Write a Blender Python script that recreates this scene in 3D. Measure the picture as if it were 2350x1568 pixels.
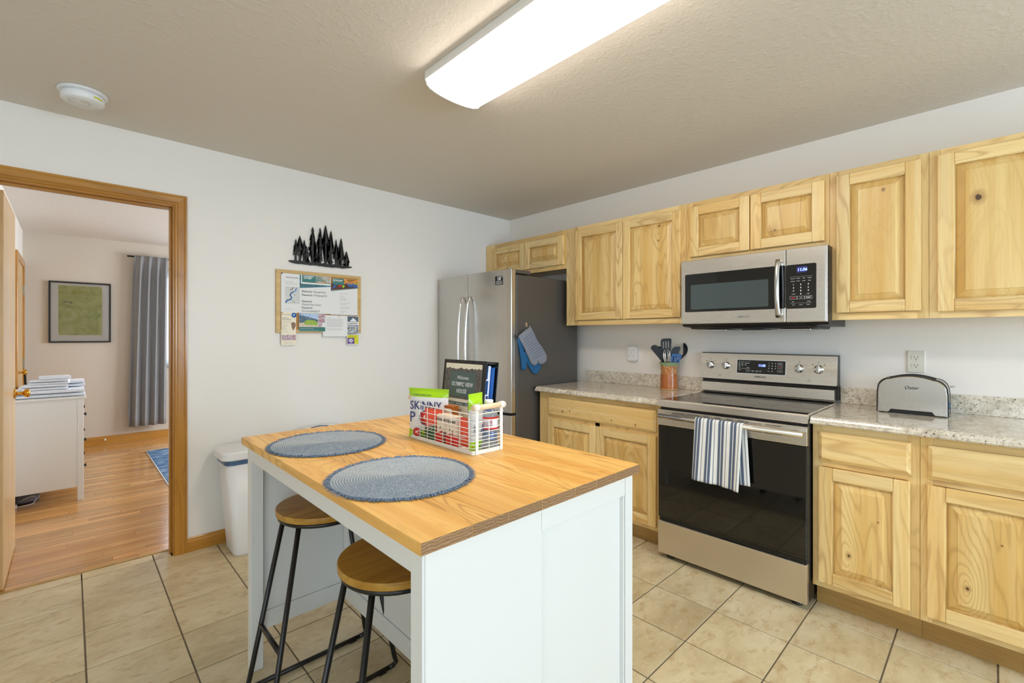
import bpy, bmesh, math, random
from mathutils import Vector, Matrix

random.seed(7)
for o in list(bpy.data.objects):
    bpy.data.objects.remove(o)
S = bpy.context.scene
COL = S.collection

# ------------------------------------------------------------------ camera
CAMX, CAMY, CAMZ = -3.163, -3.34, 1.295
F_PX = 1060.0
cam_d = bpy.data.cameras.new('camera')
cam = bpy.data.objects.new('camera', cam_d)
COL.objects.link(cam)
S.camera = cam
cam_d.sensor_fit = 'HORIZONTAL'
cam_d.sensor_width = 36.0
cam_d.lens = 36.0 * F_PX / 2350.0
cam_d.shift_y = -13.5 / 2350.0
cam_d.clip_start = 0.05
cam_d.clip_end = 100
cam.location = (CAMX, CAMY, CAMZ)
cam.rotation_euler = (math.radians(90), 0, math.radians(46.24 - 90))

# ------------------------------------------------------------------ world, lights, exposure
S.view_settings.view_transform = 'Standard'
S.view_settings.look = 'None'
S.view_settings.gamma = 1.0
S.view_settings.use_curve_mapping = False
S.view_settings.exposure = 0.58
W = bpy.data.worlds.new('sky')
S.world = W
W.use_nodes = True
wn = W.node_tree.nodes
bg = wn['Background']
bg.inputs['Color'].default_value = (0.72, 0.86, 1.0, 1)
bg.inputs['Strength'].default_value = 1.6


def area(name, loc, size, sizey, power, color, direction, spread=180):
    l = bpy.data.lights.new(name, 'AREA')
    l.shape = 'RECTANGLE'
    l.size, l.size_y = size, sizey
    l.energy = power
    l.color = color
    l.spread = math.radians(spread)
    o = bpy.data.objects.new(name, l)
    COL.objects.link(o)
    o.location = loc
    o.rotation_euler = Vector(direction).to_track_quat('-Z', 'Y').to_euler()
    return o


COOL = (0.60, 0.80, 1.0)
SOFT = (0.82, 0.91, 1.0)
area('daylight_sink_window', (-1.45, -6.32, 1.5), 1.2, 1.1, 50, COOL, (0, 1, -0.05))
area('daylight_patio_door', (-4.75, -6.32, 1.25), 1.7, 2.0, 19, COOL, (0.12, 1, -0.04))
area('daylight_dining', (-5.75, -4.2, 1.45), 1.6, 1.3, 14, SOFT, (1, 0, -0.05))  # added fill light from the left, no window is known there
area('daylight_bedroom', (-1.6, 4.13, 1.5), 1.4, 1.1, 46, SOFT, (0, -1, -0.1))
area('daylight_bedroom_side', (0.12, 2.2, 1.5), 1.4, 1.2, 56, SOFT, (-1, 0, -0.1))  # added fill light for rug and dresser, source not known
FIXTURE_EMIT = 11.8

# ------------------------------------------------------------------ helpers


def srgb(r, g, b):
    def c(x):
        x /= 255.0
        return x / 12.92 if x <= 0.04045 else ((x + 0.055) / 1.055) ** 2.4
    return (c(r), c(g), c(b), 1.0)


class NT:
    def __init__(s, name):
        s.m = bpy.data.materials.new(name)
        s.m.use_nodes = True
        s.t = s.m.node_tree
        s.b = s.t.nodes['Principled BSDF']

    def put(s, sock, v):
        if isinstance(v, bpy.types.NodeSocket):
            s.t.links.new(v, sock)
        else:
            sock.default_value = v

    def n(s, typ, props=None, **ins):
        nd = s.t.nodes.new(typ)
        for k, v in (props or {}).items():
            setattr(nd, k, v)
        for k, v in ins.items():
            key = int(k[1:]) if k[0] == 'i' and k[1:].isdigit() else k.replace('_', ' ')
            s.put(nd.inputs[key], v)
        return nd

    def math(s, op, a, b=0.0, c=None, clamp=False):
        nd = s.n('ShaderNodeMath', {'operation': op, 'use_clamp': clamp}, i0=a, i1=b)
        if c is not None:
            s.put(nd.inputs[2], c)
        return nd.outputs[0]

    def mix(s, fac, a, b, mode='MIX'):
        nd = s.t.nodes.new('ShaderNodeMix')
        nd.data_type = 'RGBA'
        nd.blend_type = mode
        s.put(nd.inputs[0], fac)
        s.put(nd.inputs[6], a)
        s.put(nd.inputs[7], b)
        return nd.outputs[2]

    def ramp(s, fac, *stops):
        nd = s.n('ShaderNodeValToRGB', None, Fac=fac)
        e = nd.color_ramp.elements
        while len(e) < len(stops):
            e.new(0.5)
        for el, (p, c) in zip(e, stops):
            el.position = p
            el.color = c if not isinstance(c, (int, float)) else (c, c, c, 1)
        return nd.outputs[0]

    def sstep(s, v, a, b):
        nd = s.n('ShaderNodeMapRange', {'interpolation_type': 'SMOOTHSTEP'}, Value=v)
        nd.inputs['From Min'].default_value = a
        nd.inputs['From Max'].default_value = b
        return nd.outputs[0]

    def noise(s, vec, scale, detail=2.0, rough=0.5, dist=0.0):
        return s.n('ShaderNodeTexNoise', None, Vector=vec, Scale=scale, Detail=detail, Roughness=rough,
                   Distortion=dist).outputs[0]

    def scale(s, vec, sc, loc=(0, 0, 0)):
        return s.n('ShaderNodeMapping', None, Vector=vec, Scale=sc, Location=loc).outputs[0]

    def obj(s):
        return s.n('ShaderNodeTexCoord').outputs['Object']

    def seeded(s):
        """object coordinates shifted by the seed carried in the object's colour; also the tint"""
        oi = s.n('ShaderNodeObjectInfo').outputs['Color']
        sp = s.n('ShaderNodeSeparateColor', None, Color=oi)
        off = s.n('ShaderNodeCombineXYZ', None, X=s.math('MULTIPLY', sp.outputs[1], 17.0),
                  Y=s.math('MULTIPLY', sp.outputs[2], 23.0), Z=s.math('MULTIPLY', sp.outputs[1], 31.0)).outputs[0]
        v = s.n('ShaderNodeVectorMath', {'operation': 'ADD'}, i0=s.obj(), i1=off).outputs[0]
        return v, sp.outputs[0], sp.outputs[1]

    def bump(s, h, strength, dist):
        nd = s.n('ShaderNodeBump', None, Height=h, Strength=strength, Distance=dist)
        s.put(s.b.inputs['Normal'], nd.outputs[0])

    def set(s, **k):
        for a, v in k.items():
            s.put(s.b.inputs[a.replace('_', ' ')], v)
        return s


def plain(name, col, rough=0.5, metal=0.0, **k):
    g = NT(name)
    g.set(Base_Color=col, Roughness=rough, Metallic=metal)
    n = g.noise(g.obj(), 9.0, 3)
    g.put(g.b.inputs['Roughness'], g.math('ADD', g.math('MULTIPLY', g.math('SUBTRACT', n, 0.5), 0.08), rough, clamp=True))
    for a, v in k.items():
        g.put(g.b.inputs[a.replace('_', ' ')], v)
    return g.m


def wood(name, light, mid, dark, axis, rough=0.38, ring=14.0, knots=True, stave=None, contrast=1.0, coat=0.15,
         size=1.0, streak=True, knot_at=()):
    g = NT(name)
    v, tint, seed = g.seeded()
    st = {'x': (0.16, 1, 1), 'y': (1, 0.16, 1), 'z': (1, 1, 0.16)}[axis]
    st = tuple(a * size for a in st)
    sv = g.scale(v, st)
    warp = g.math('ADD', g.noise(sv, 5.0, 2, 0.5, 0.6), g.math('MULTIPLY', g.noise(sv, 17.0, 3, 0.55), 0.09))
    cores = []
    if knot_at:
        raw = g.n('ShaderNodeSeparateXYZ', None, Vector=g.obj())
        for ky, kz, rad in knot_at:
            dy = g.math('SUBTRACT', raw.outputs[1], ky)
            dz = g.math('SUBTRACT', raw.outputs[2], kz)
            e1 = g.math('SQRT', g.math('ADD', g.math('MULTIPLY', dy, dy), g.math('MULTIPLY', g.math('MULTIPLY', dz, dz), 0.12)))
            e2 = g.math('SQRT', g.math('ADD', g.math('MULTIPLY', dy, dy), g.math('MULTIPLY', g.math('MULTIPLY', dz, dz), 0.6)))
            e2 = g.math('ADD', e2, g.math('MULTIPLY', g.math('SUBTRACT', g.noise(g.obj(), 90.0, 2), 0.5), rad * 1.2))
            if rad >= 0.004:
                warp = g.math('ADD', warp, g.math('MULTIPLY', g.math('POWER', 2.718, g.math('MULTIPLY', e1, -26.0)), 0.34))
            cores.append((e2, rad))
    rings = g.math('SINE', g.math('MULTIPLY', warp, ring * 6.283))
    rings = g.math('POWER', g.math('MULTIPLY_ADD', rings, 0.5, 0.5), 5.0)
    fmod = g.noise(g.scale(v, tuple(a * 1.0 for a in st)), 2.0, 1)
    rings = g.math('MULTIPLY', rings, g.math('MULTIPLY_ADD', g.sstep(fmod, 0.35, 0.65), 0.8, 0.2))
    fs = {'x': (0.03, 1, 1), 'y': (1, 0.03, 1), 'z': (1, 1, 0.03)}[axis]
    fib = g.noise(g.scale(v, fs), 260.0, 3, 0.6)
    broad = g.noise(g.scale(v, fs), 16.0, 3, 0.55)
    c = g.mix(g.sstep(broad, 0.32, 0.70), light, mid)
    c = g.mix(g.math('MULTIPLY', rings, 0.6 * contrast), c, g.mix(0.6, mid, dark))
    c = g.mix(g.math('MULTIPLY', g.sstep(fib, 0.45, 0.8), 0.35 * contrast), c, g.mix(0.45, mid, dark))
    if streak:
        sk = g.noise(g.scale(v, tuple(a * 0.6 for a in st)), 6.0, 3, 0.6, 0.4)
        c = g.mix(g.math('MULTIPLY', g.sstep(sk, 0.62, 0.78), 0.40 * contrast), c, dark)
    if knots:
        kv = {'x': (0.55, 1, 1), 'y': (1, 0.55, 1), 'z': (1, 1, 0.55)}[axis]
        vo = g.n('ShaderNodeTexVoronoi', None, Vector=g.scale(v, kv), Scale=5.5)
        gate = g.math('GREATER_THAN', g.n('ShaderNodeSeparateColor', None, Color=vo.outputs['Color']).outputs[0], 0.80)
        halo = g.math('MULTIPLY', g.math('SUBTRACT', 1.0, g.sstep(vo.outputs['Distance'], 0.02, 0.22)), gate)
        core = g.math('MULTIPLY', g.math('SUBTRACT', 1.0, g.sstep(vo.outputs['Distance'], 0.02, 0.055)), gate)
        c = g.mix(g.math('MULTIPLY', halo, 0.32), c, dark)
        c = g.mix(g.math('MULTIPLY', core, 0.85), c, srgb(70, 40, 18))
    for e2, rad in cores:
        c = g.mix(g.math('MULTIPLY', g.math('SUBTRACT', 1.0, g.sstep(e2, rad, rad * 3.2)), 0.5), c, dark)
        c = g.mix(g.math('MULTIPLY', g.math('SUBTRACT', 1.0, g.sstep(e2, rad * 0.55, rad * 1.1)), 0.92), c, srgb(64, 36, 16))
    if stave:
        sx = g.n('ShaderNodeSeparateXYZ', None, Vector=v).outputs['XYZ'.index(stave[0].upper())]
        cell = g.math('FLOOR', g.math('MULTIPLY', sx, 1.0 / stave[1]))
        wn_ = g.n('ShaderNodeTexWhiteNoise', {'noise_dimensions': '1D'}, W=cell).outputs[0]
        c = g.mix(g.math('MULTIPLY', wn_, 0.38), c, g.mix(0.35, mid, dark))
    c = g.mix(1.0, c, g.n('ShaderNodeCombineColor', None, Red=tint, Green=tint, Blue=tint).outputs[0], 'MULTIPLY')
    g.set(Base_Color=c, Roughness=rough, Coat_Weight=coat, Coat_Roughness=0.18)
    g.bump(fib, 0.12, 0.001)
    return g.m


# ------------------------------------------------------------------ materials
M = {}
# walls: slightly warm white with orange-peel
g = NT('wall_paint')
h = g.noise(g.obj(), 130.0, 3, 0.55)
g.set(Base_Color=srgb(244, 239, 232), Roughness=0.55, Specular_IOR_Level=0.35)
g.bump(h, 0.25, 0.0015)
M['wall'] = g.m
g = NT('bedroom_paint')
h = g.noise(g.obj(), 130.0, 3, 0.55)
g.set(Base_Color=srgb(212, 202, 188), Roughness=0.6)
g.bump(h, 0.25, 0.0015)
M['bedwall'] = g.m
g = NT('ceiling_paint')
v = g.obj()
h = g.math('ADD', g.math('MULTIPLY', g.noise(v, 70.0, 4, 0.6), 1.0), g.math('MULTIPLY', g.sstep(g.noise(v, 38.0, 2), 0.5, 0.7), 0.5))
g.set(Base_Color=srgb(226, 219, 209), Roughness=0.75, Specular_IOR_Level=0.2)
g.bump(h, 0.45, 0.003)
M['ceiling'] = g.m

HL, HM, HD = srgb(249, 221, 160), srgb(237, 196, 122), srgb(152, 94, 42)
M['cab_v'] = wood('hickory_upright', HL, HM, HD, 'z')
M['cab_h'] = wood('hickory_level', HL, HM, HD, 'y')
PL, PM = srgb(246, 214, 146), srgb(229, 184, 104)
M['cab_p'] = wood('hickory_panel', PL, PM, HD, 'z', stave=('y', 0.083))
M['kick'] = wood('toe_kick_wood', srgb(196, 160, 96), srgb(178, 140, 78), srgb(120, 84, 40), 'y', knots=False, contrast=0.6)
TL, TM, TD = srgb(198, 140, 52), srgb(174, 116, 34), srgb(104, 60, 14)
M['trim_v'] = wood('trim_wood_upright', TL, TM, TD, 'z', knots=False, ring=8, contrast=0.6, rough=0.3, coat=0.4)
M['trim_h'] = wood('trim_wood_level', TL, TM, TD, 'x', knots=False, ring=8, contrast=0.6, rough=0.3, coat=0.4)
M['trim_y'] = wood('trim_wood_depth', TL, TM, TD, 'y', knots=False, ring=8, contrast=0.6, rough=0.3, coat=0.4)
M['door'] = wood('slab_door_wood', srgb(226, 192, 138), srgb(206, 168, 112), srgb(150, 104, 58), 'z', knots=False, contrast=0.5, coat=0.3)
OL, OM, OD = srgb(244, 196, 112), srgb(228, 168, 82), srgb(140, 84, 32)
M['oak'] = wood('oiled_oak', OL, OM, OD, 'y', knots=False, ring=20, contrast=1.15, rough=0.42, coat=0.08, streak=False)
M['oak_side'] = M['oak']
M['seat'] = wood('seat_wood', srgb(206, 156, 66), srgb(180, 130, 42), srgb(118, 76, 18), 'x', knots=False, ring=10, stave=('y', 0.075), rough=0.4, coat=0.1)
M['plank'] = wood('floor_oak', srgb(228, 174, 108), srgb(204, 142, 74), srgb(132, 76, 32), 'x', knots=False, ring=9, contrast=0.7, rough=0.16, coat=0.6, size=1.0)
M['cork_frame'] = wood('board_frame_wood', srgb(222, 186, 120), srgb(206, 168, 98), srgb(160, 116, 56), 'x', knots=False, contrast=0.3)
M['dowel'] = plain('beech_dowel', srgb(240, 214, 176), 0.45)

# end grain
g = NT('oak_end_grain')
v, tint, seed = g.seeded()
wv = g.n('ShaderNodeTexWave', {'wave_type': 'RINGS'}, Vector=g.scale(v, (1, 0.1, 1), (0.1, 0, 0.2)), Scale=48.0, Distortion=6.0, Detail=3.0).outputs[1]
c = g.mix(wv, srgb(176, 138, 96), srgb(134, 98, 64))
c = g.mix(g.math('MULTIPLY', g.noise(v, 180.0, 2), 0.5), c, srgb(112, 80, 52))
c = g.mix(1.0, c, g.n('ShaderNodeCombineColor', None, Red=tint, Green=tint, Blue=tint).outputs[0], 'MULTIPLY')
g.set(Base_Color=c, Roughness=0.6)
M['end'] = g.m

# granite
g = NT('speckled_granite')
v = g.obj()
n1 = g.noise(v, 22.0, 4, 0.65, 0.6)
c = g.ramp(n1, (0.30, srgb(190, 178, 160)), (0.50, srgb(226, 216, 198)), (0.72, srgb(240, 234, 220)))
c = g.mix(g.math('MULTIPLY', g.sstep(g.noise(v, 60.0, 4, 0.7), 0.52, 0.66), 0.55), c, srgb(168, 150, 126))
c = g.mix(g.math('MULTIPLY', g.sstep(g.noise(v, 125.0, 3, 0.75, 0.5), 0.58, 0.65), 0.92), c, srgb(74, 58, 50))
c = g.mix(g.math('MULTIPLY', g.sstep(g.noise(v, 52.0, 5, 0.8, 1.0), 0.60, 0.66), 0.8), c, srgb(104, 78, 66))
g.set(Base_Color=c, Roughness=0.09, Specular_IOR_Level=0.55)
M['granite'] = g.m

# floor tile
g = NT('beige_stone_tile')
v, tint, seed = g.seeded()
sv = g.scale(v, (0.6, 1.0, 1.0))
n1 = g.noise(sv, 6.0, 5, 0.62, 0.5)
n2 = g.noise(sv, 26.0, 4, 0.65, 0.3)
c = g.ramp(n1, (0.30, srgb(196, 176, 136)), (0.5, srgb(216, 198, 158)), (0.72, srgb(230, 216, 182)))
c = g.mix(g.math('MULTIPLY', g.sstep(n2, 0.50, 0.72), 0.65), c, srgb(184, 150, 102))
c = g.mix(g.math('MULTIPLY', g.sstep(g.noise(sv, 60.0, 3, 0.6), 0.58, 0.72), 0.35), c, srgb(236, 224, 200))
c = g.mix(1.0, c, g.n('ShaderNodeCombineColor', None, Red=tint, Green=tint, Blue=tint).outputs[0], 'MULTIPLY')
g.set(Base_Color=c, Roughness=0.33)
g.bump(n2, 0.12, 0.002)
M['tile'] = g.m
M['grout'] = plain('grey_brown_grout', srgb(124, 112, 94), 0.85)


def steel(name, col, rough, axis, aniso=0.5):
    g = NT(name)
    fs = {'x': (0.01, 1, 1), 'y': (1, 0.01, 1), 'z': (1, 1, 0.01)}[axis]
    n = g.noise(g.scale(g.obj(), fs), 900.0, 2, 0.6)
    b = g.noise(g.obj(), 3.0, 2)
    g.set(Metallic=1.0, Base_Color=g.mix(g.math('MULTIPLY', n, 0.25), col, (col[0] * .7, col[1] * .7, col[2] * .7, 1)),
          Roughness=g.math('ADD', g.math('MULTIPLY', n, 0.10), g.math('MULTIPLY_ADD', b, 0.06, rough - 0.06)),
          Anisotropic=aniso)
    g.bump(n, 0.04, 0.0003)
    return g.m


M['steel_y'] = steel('brushed_steel_level', srgb(228, 223, 216), 0.25, 'y')
M['steel_z'] = steel('brushed_steel_upright', srgb(200, 197, 192), 0.24, 'z')
M['steel_drawer'] = steel('brushed_steel_drawer', srgb(222, 214, 202), 0.34, 'y')
M['chrome'] = plain('polished_steel', srgb(224, 222, 220), 0.2, 1.0)
M['fridge_side'] = plain('dark_grey_enamel', srgb(92, 88, 84), 0.42, 0.35)
M['black'] = plain('black_plastic', srgb(22, 22, 24), 0.35)
M['black_matte'] = plain('matte_black', srgb(16, 16, 17), 0.7)
M['black_glass'] = plain('black_glass', srgb(12, 11, 10), 0.04, Specular_IOR_Level=0.7)
M['cook_glass'] = plain('cooktop_glass', srgb(22, 21, 20), 0.03, Specular_IOR_Level=0.9)
M['micro_window'] = plain('microwave_screen', srgb(70, 82, 84), 0.06, Specular_IOR_Level=0.7)
M['black_iron'] = plain('black_powder_coat', srgb(24, 23, 22), 0.33)
M['art_black'] = plain('black_cut_metal', srgb(28, 27, 26), 0.55)
M['white_lacquer'] = plain('white_lacquer', srgb(230, 230, 226), 0.36)
M['white_wire'] = plain('white_wire', srgb(246, 244, 238), 0.35)
M['white_plastic'] = plain('white_plastic', srgb(240, 241, 243), 0.35)
M['ivory'] = plain('ivory_plastic', srgb(226, 221, 208), 0.4)
M['slot'] = plain('dark_slot', srgb(52, 46, 40), 0.6)
M['blue_liner'] = plain('navy_liner', srgb(74, 104, 140), 0.35)
M['brass'] = plain('brass', srgb(214, 164, 70), 0.16, 1.0)
M['hinge'] = plain('nickel_hinge', srgb(168, 160, 140), 0.3, 1.0)
M['red'] = plain('red_print', srgb(206, 44, 40), 0.4)
M['white_print'] = plain('white_print', srgb(236, 238, 240), 0.5)
M['grey_print'] = plain('grey_print', srgb(128, 128, 130), 0.6)
M['dark_print'] = plain('dark_print', srgb(48, 48, 50), 0.6)
M['paper'] = plain('white_paper', srgb(240, 239, 238), 0.6)
M['cream_paper'] = plain('cream_paper', srgb(248, 238, 214), 0.6)
M['teal_print'] = plain('teal_print', srgb(52, 122, 116), 0.5)
M['cork'] = plain('cork', srgb(196, 146, 84), 0.85)
M['yellow'] = plain('yellow_print', srgb(222, 222, 40), 0.5)
M['purple'] = plain('purple_print', srgb(94, 44, 150), 0.5)


def emis(name, col, s):
    g = NT(name)
    g.set(Base_Color=(0, 0, 0, 1), Emission_Color=col, Emission_Strength=s, Roughness=0.4)
    return g.m


M['lens'] = emis('lit_acrylic_lens', srgb(255, 243, 231), FIXTURE_EMIT)
M['digits'] = emis('blue_digits', srgb(120, 150, 255), 3.0)
M['digit_glow'] = emis('display_backlight', srgb(36, 34, 120), 0.6)


def picture(name, *cols, scale=9.0, dist=1.5, stretch=(1, 1, 1)):
    g = NT(name)
    n = g.noise(g.scale(g.obj(), stretch), scale, 5, 0.62, dist)
    st = [(0.30 + 0.42 * i / (len(cols) - 1), c) for i, c in enumerate(cols)]
    g.set(Base_Color=g.ramp(n, *st), Roughness=0.35)
    return g.m


M['pic_coast'] = picture('coast_photo', srgb(40, 110, 120), srgb(90, 160, 160), srgb(200, 150, 90), srgb(180, 210, 220), srgb(60, 120, 170), scale=22)
M['pic_lake'] = picture('lake_photo', srgb(30, 90, 100), srgb(60, 140, 170), srgb(40, 80, 70), srgb(90, 160, 210), scale=30, stretch=(0.3, 1, 1))
M['pic_sunset'] = picture('sunset_photo', srgb(230, 130, 40), srgb(240, 160, 60), srgb(120, 70, 30), srgb(230, 190, 50), scale=30, stretch=(0.4, 1, 1))
M['pic_dock'] = picture('dock_photo', srgb(60, 34, 22), srgb(90, 50, 30), srgb(40, 26, 20), scale=26)
M['pic_sky'] = picture('mountain_sky_photo', srgb(90, 140, 210), srgb(200, 220, 245), srgb(120, 160, 225), scale=40)
M['pic_house'] = picture('house_photo', srgb(90, 120, 150), srgb(60, 80, 100), srgb(150, 170, 180), scale=50)
M['pic_green'] = picture('foliage_photo', srgb(60, 110, 30), srgb(170, 200, 60), srgb(90, 140, 40), scale=70)
M['pic_yard'] = picture('gravel_photo', srgb(200, 180, 150), srgb(224, 208, 180), srgb(160, 130, 90), scale=60)
M['pic_bus'] = picture('bus_photo', srgb(40, 50, 90), srgb(220, 224, 228), srgb(60, 60, 70), srgb(170, 160, 150), scale=26)
M['pic_town'] = picture('town_photo', srgb(70, 120, 190), srgb(190, 110, 110), srgb(200, 210, 220), srgb(90, 110, 60), scale=60)
M['pic_map'] = picture('forest_map', srgb(140, 150, 66), srgb(176, 184, 96), srgb(196, 202, 124), srgb(206, 206, 170), scale=5.0, dist=2.5)
M['pic_rock'] = picture('mountain_photo', srgb(74, 68, 66), srgb(120, 108, 104), srgb(60, 60, 56), srgb(160, 148, 140), scale=30, dist=2.0, stretch=(1, 1.6, 0.5))
M['pic_mask'] = picture('carving_photo', srgb(90, 60, 44), srgb(150, 110, 84), srgb(110, 70, 52), scale=60)
M['pic_grey_map'] = picture('street_map', srgb(206, 206, 204), srgb(216, 216, 212), srgb(196, 198, 196), scale=26)

# pane
g = NT('window_pane')
for nd in list(g.t.nodes):
    if nd.type == 'BSDF_PRINCIPLED':
        g.t.nodes.remove(nd)
tr = g.n('ShaderNodeBsdfTransparent')
gl = g.n('ShaderNodeBsdfGlossy', None, Roughness=0.02)
fr = g.n('ShaderNodeFresnel', None, IOR=1.45)
mx = g.n('ShaderNodeMixShader', None, i0=fr.outputs[0], i1=tr.outputs[0], i2=gl.outputs[0])
g.t.links.new(mx.outputs[0], g.t.nodes['Material Output'].inputs[0])
M['pane'] = g.m


def cloth(name, col, col2=None, scale=400.0, trans=0.0, rough=0.9):
    g = NT(name)
    n = g.noise(g.obj(), scale, 2)
    g.set(Base_Color=g.mix(n, col, col2 or col), Roughness=rough, Sheen_Weight=0.2)
    g.bump(n, 0.3, 0.001)
    if trans:
        tl = g.n('ShaderNodeBsdfTranslucent', None, Color=col)
        mx = g.n('ShaderNodeMixShader', None, i0=trans, i1=g.b.outputs[0], i2=tl.outputs[0])
        g.t.links.new(mx.outputs[0], g.t.nodes['Material Output'].inputs[0])
    return g.m


M['curtain'] = cloth('grey_curtain_cloth', srgb(160, 160, 160), srgb(144, 145, 148), trans=0.10)
M['sheer'] = cloth('white_sheer_cloth', srgb(236, 240, 244), srgb(224, 230, 238), trans=0.6)
M['towel'] = cloth('white_waffle_towel', srgb(240, 242, 246), srgb(222, 226, 234), 90)
M['mitt_grey'] = cloth('grey_quilted_cotton', srgb(136, 139, 150), srgb(122, 126, 138))
M['mitt_blue'] = plain('blue_silicone', srgb(28, 92, 140), 0.4)
M['fringe'] = cloth('navy_fringe', srgb(116, 140, 168), srgb(66, 88, 118))
# rug
g = NT('blue_rug_pile')
v = g.obj()
n = g.noise(g.scale(v, (1.0, 9.0, 1)), 9.0, 4, 0.7)
g.set(Base_Color=g.ramp(n, (0.35, srgb(24, 50, 96)), (0.5, srgb(50, 96, 140)), (0.62, srgb(170, 190, 206)), (0.72, srgb(40, 80, 130))), Roughness=0.95)
M['rug'] = g.m
# placemat
g = NT('woven_placemat')
v = g.obj()
n = g.noise(v, 330.0, 3, 0.7)
n2 = g.noise(v, 60.0, 2, 0.6)
c = g.mix(g.sstep(n, 0.35, 0.65), srgb(106, 128, 150), srgb(190, 200, 208))
sp_ = g.n('ShaderNodeSeparateXYZ', None, Vector=v)
rr_ = g.math('SQRT', g.math('ADD', g.math('MULTIPLY', sp_.outputs[0], sp_.outputs[0]), g.math('MULTIPLY', sp_.outputs[1], sp_.outputs[1])))
rs_ = g.sstep(g.math('SINE', g.math('MULTIPLY', rr_, 6.2832 * 26 / 0.19)), 0.1, 0.9)
c = g.mix(g.math('MULTIPLY', rs_, 0.5), c, srgb(206, 206, 196))
c = g.mix(g.math('MULTIPLY', g.sstep(g.math('MULTIPLY', g.math('SINE', g.math('MULTIPLY', rr_, 6.2832 * 26 / 0.19)), -1.0), 0.3, 1.0), 0.5), c, srgb(82, 100, 120))
g.set(Base_Color=g.mix(g.math('MULTIPLY', n2, 0.3), c, srgb(128, 148, 168)), Roughness=0.85)
g.bump(n, 0.5, 0.001)
M['mat'] = g.m
# striped towel (stripes run down the cloth: across is local y)
g = NT('striped_dish_towel')
y = g.n('ShaderNodeUVMap').outputs[0]
u = g.n('ShaderNodeSeparateXYZ', None, Vector=y).outputs[0]
ph = g.math('FRACT', g.math('MULTIPLY', u, 4.0))
def band(a, b):
    return g.math('MULTIPLY', g.math('GREATER_THAN', ph, a), g.math('LESS_THAN', ph, b))
s1 = g.math('ADD', band(0.08, 0.29), band(0.36, 0.57))
s1 = g.math('ADD', s1, band(0.76, 0.81), clamp=True)
wv = g.noise(g.obj(), 500.0, 2)
c = g.mix(s1, srgb(244, 243, 238), srgb(84, 98, 124))
c = g.mix(g.math('MULTIPLY', wv, 0.18), c, srgb(170, 176, 186))
g.set(Base_Color=c, Roughness=0.9)
g.bump(wv, 0.4, 0.001)
M['stripes'] = g.m
# crock glaze
g = NT('carved_stoneware_glaze')
v = g.obj()
z = g.n('ShaderNodeSeparateXYZ', None, Vector=v).outputs[2]
n = g.noise(v, 26.0, 3, 0.6)
rust = g.mix(n, srgb(150, 74, 32), srgb(204, 128, 66))
swirl = g.math('SINE', g.math('MULTIPLY', g.noise(g.scale(v, (1, 1, 0.8)), 22.0, 2, 0.5, 1.6), 46.0))
line = g.math('MULTIPLY', g.sstep(swirl, 0.55, 0.9), g.math('MULTIPLY', g.sstep(z, 0.108, 0.114), g.math('SUBTRACT', 1.0, g.sstep(z, 0.166, 0.172))))
c = g.mix(line, rust, srgb(236, 210, 150))
c = g.mix(g.sstep(g.math('ADD', z, g.math('MULTIPLY', n, 0.014)), 0.170, 0.180), c, srgb(140, 160, 116))
c = g.mix(g.math('SUBTRACT', 1.0, g.sstep(z, 0.006, 0.012)), c, srgb(206, 160, 104))
g.set(Base_Color=c, Roughness=0.16)
g.bump(line, 0.6, 0.003)
M['crock'] = g.m


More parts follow.
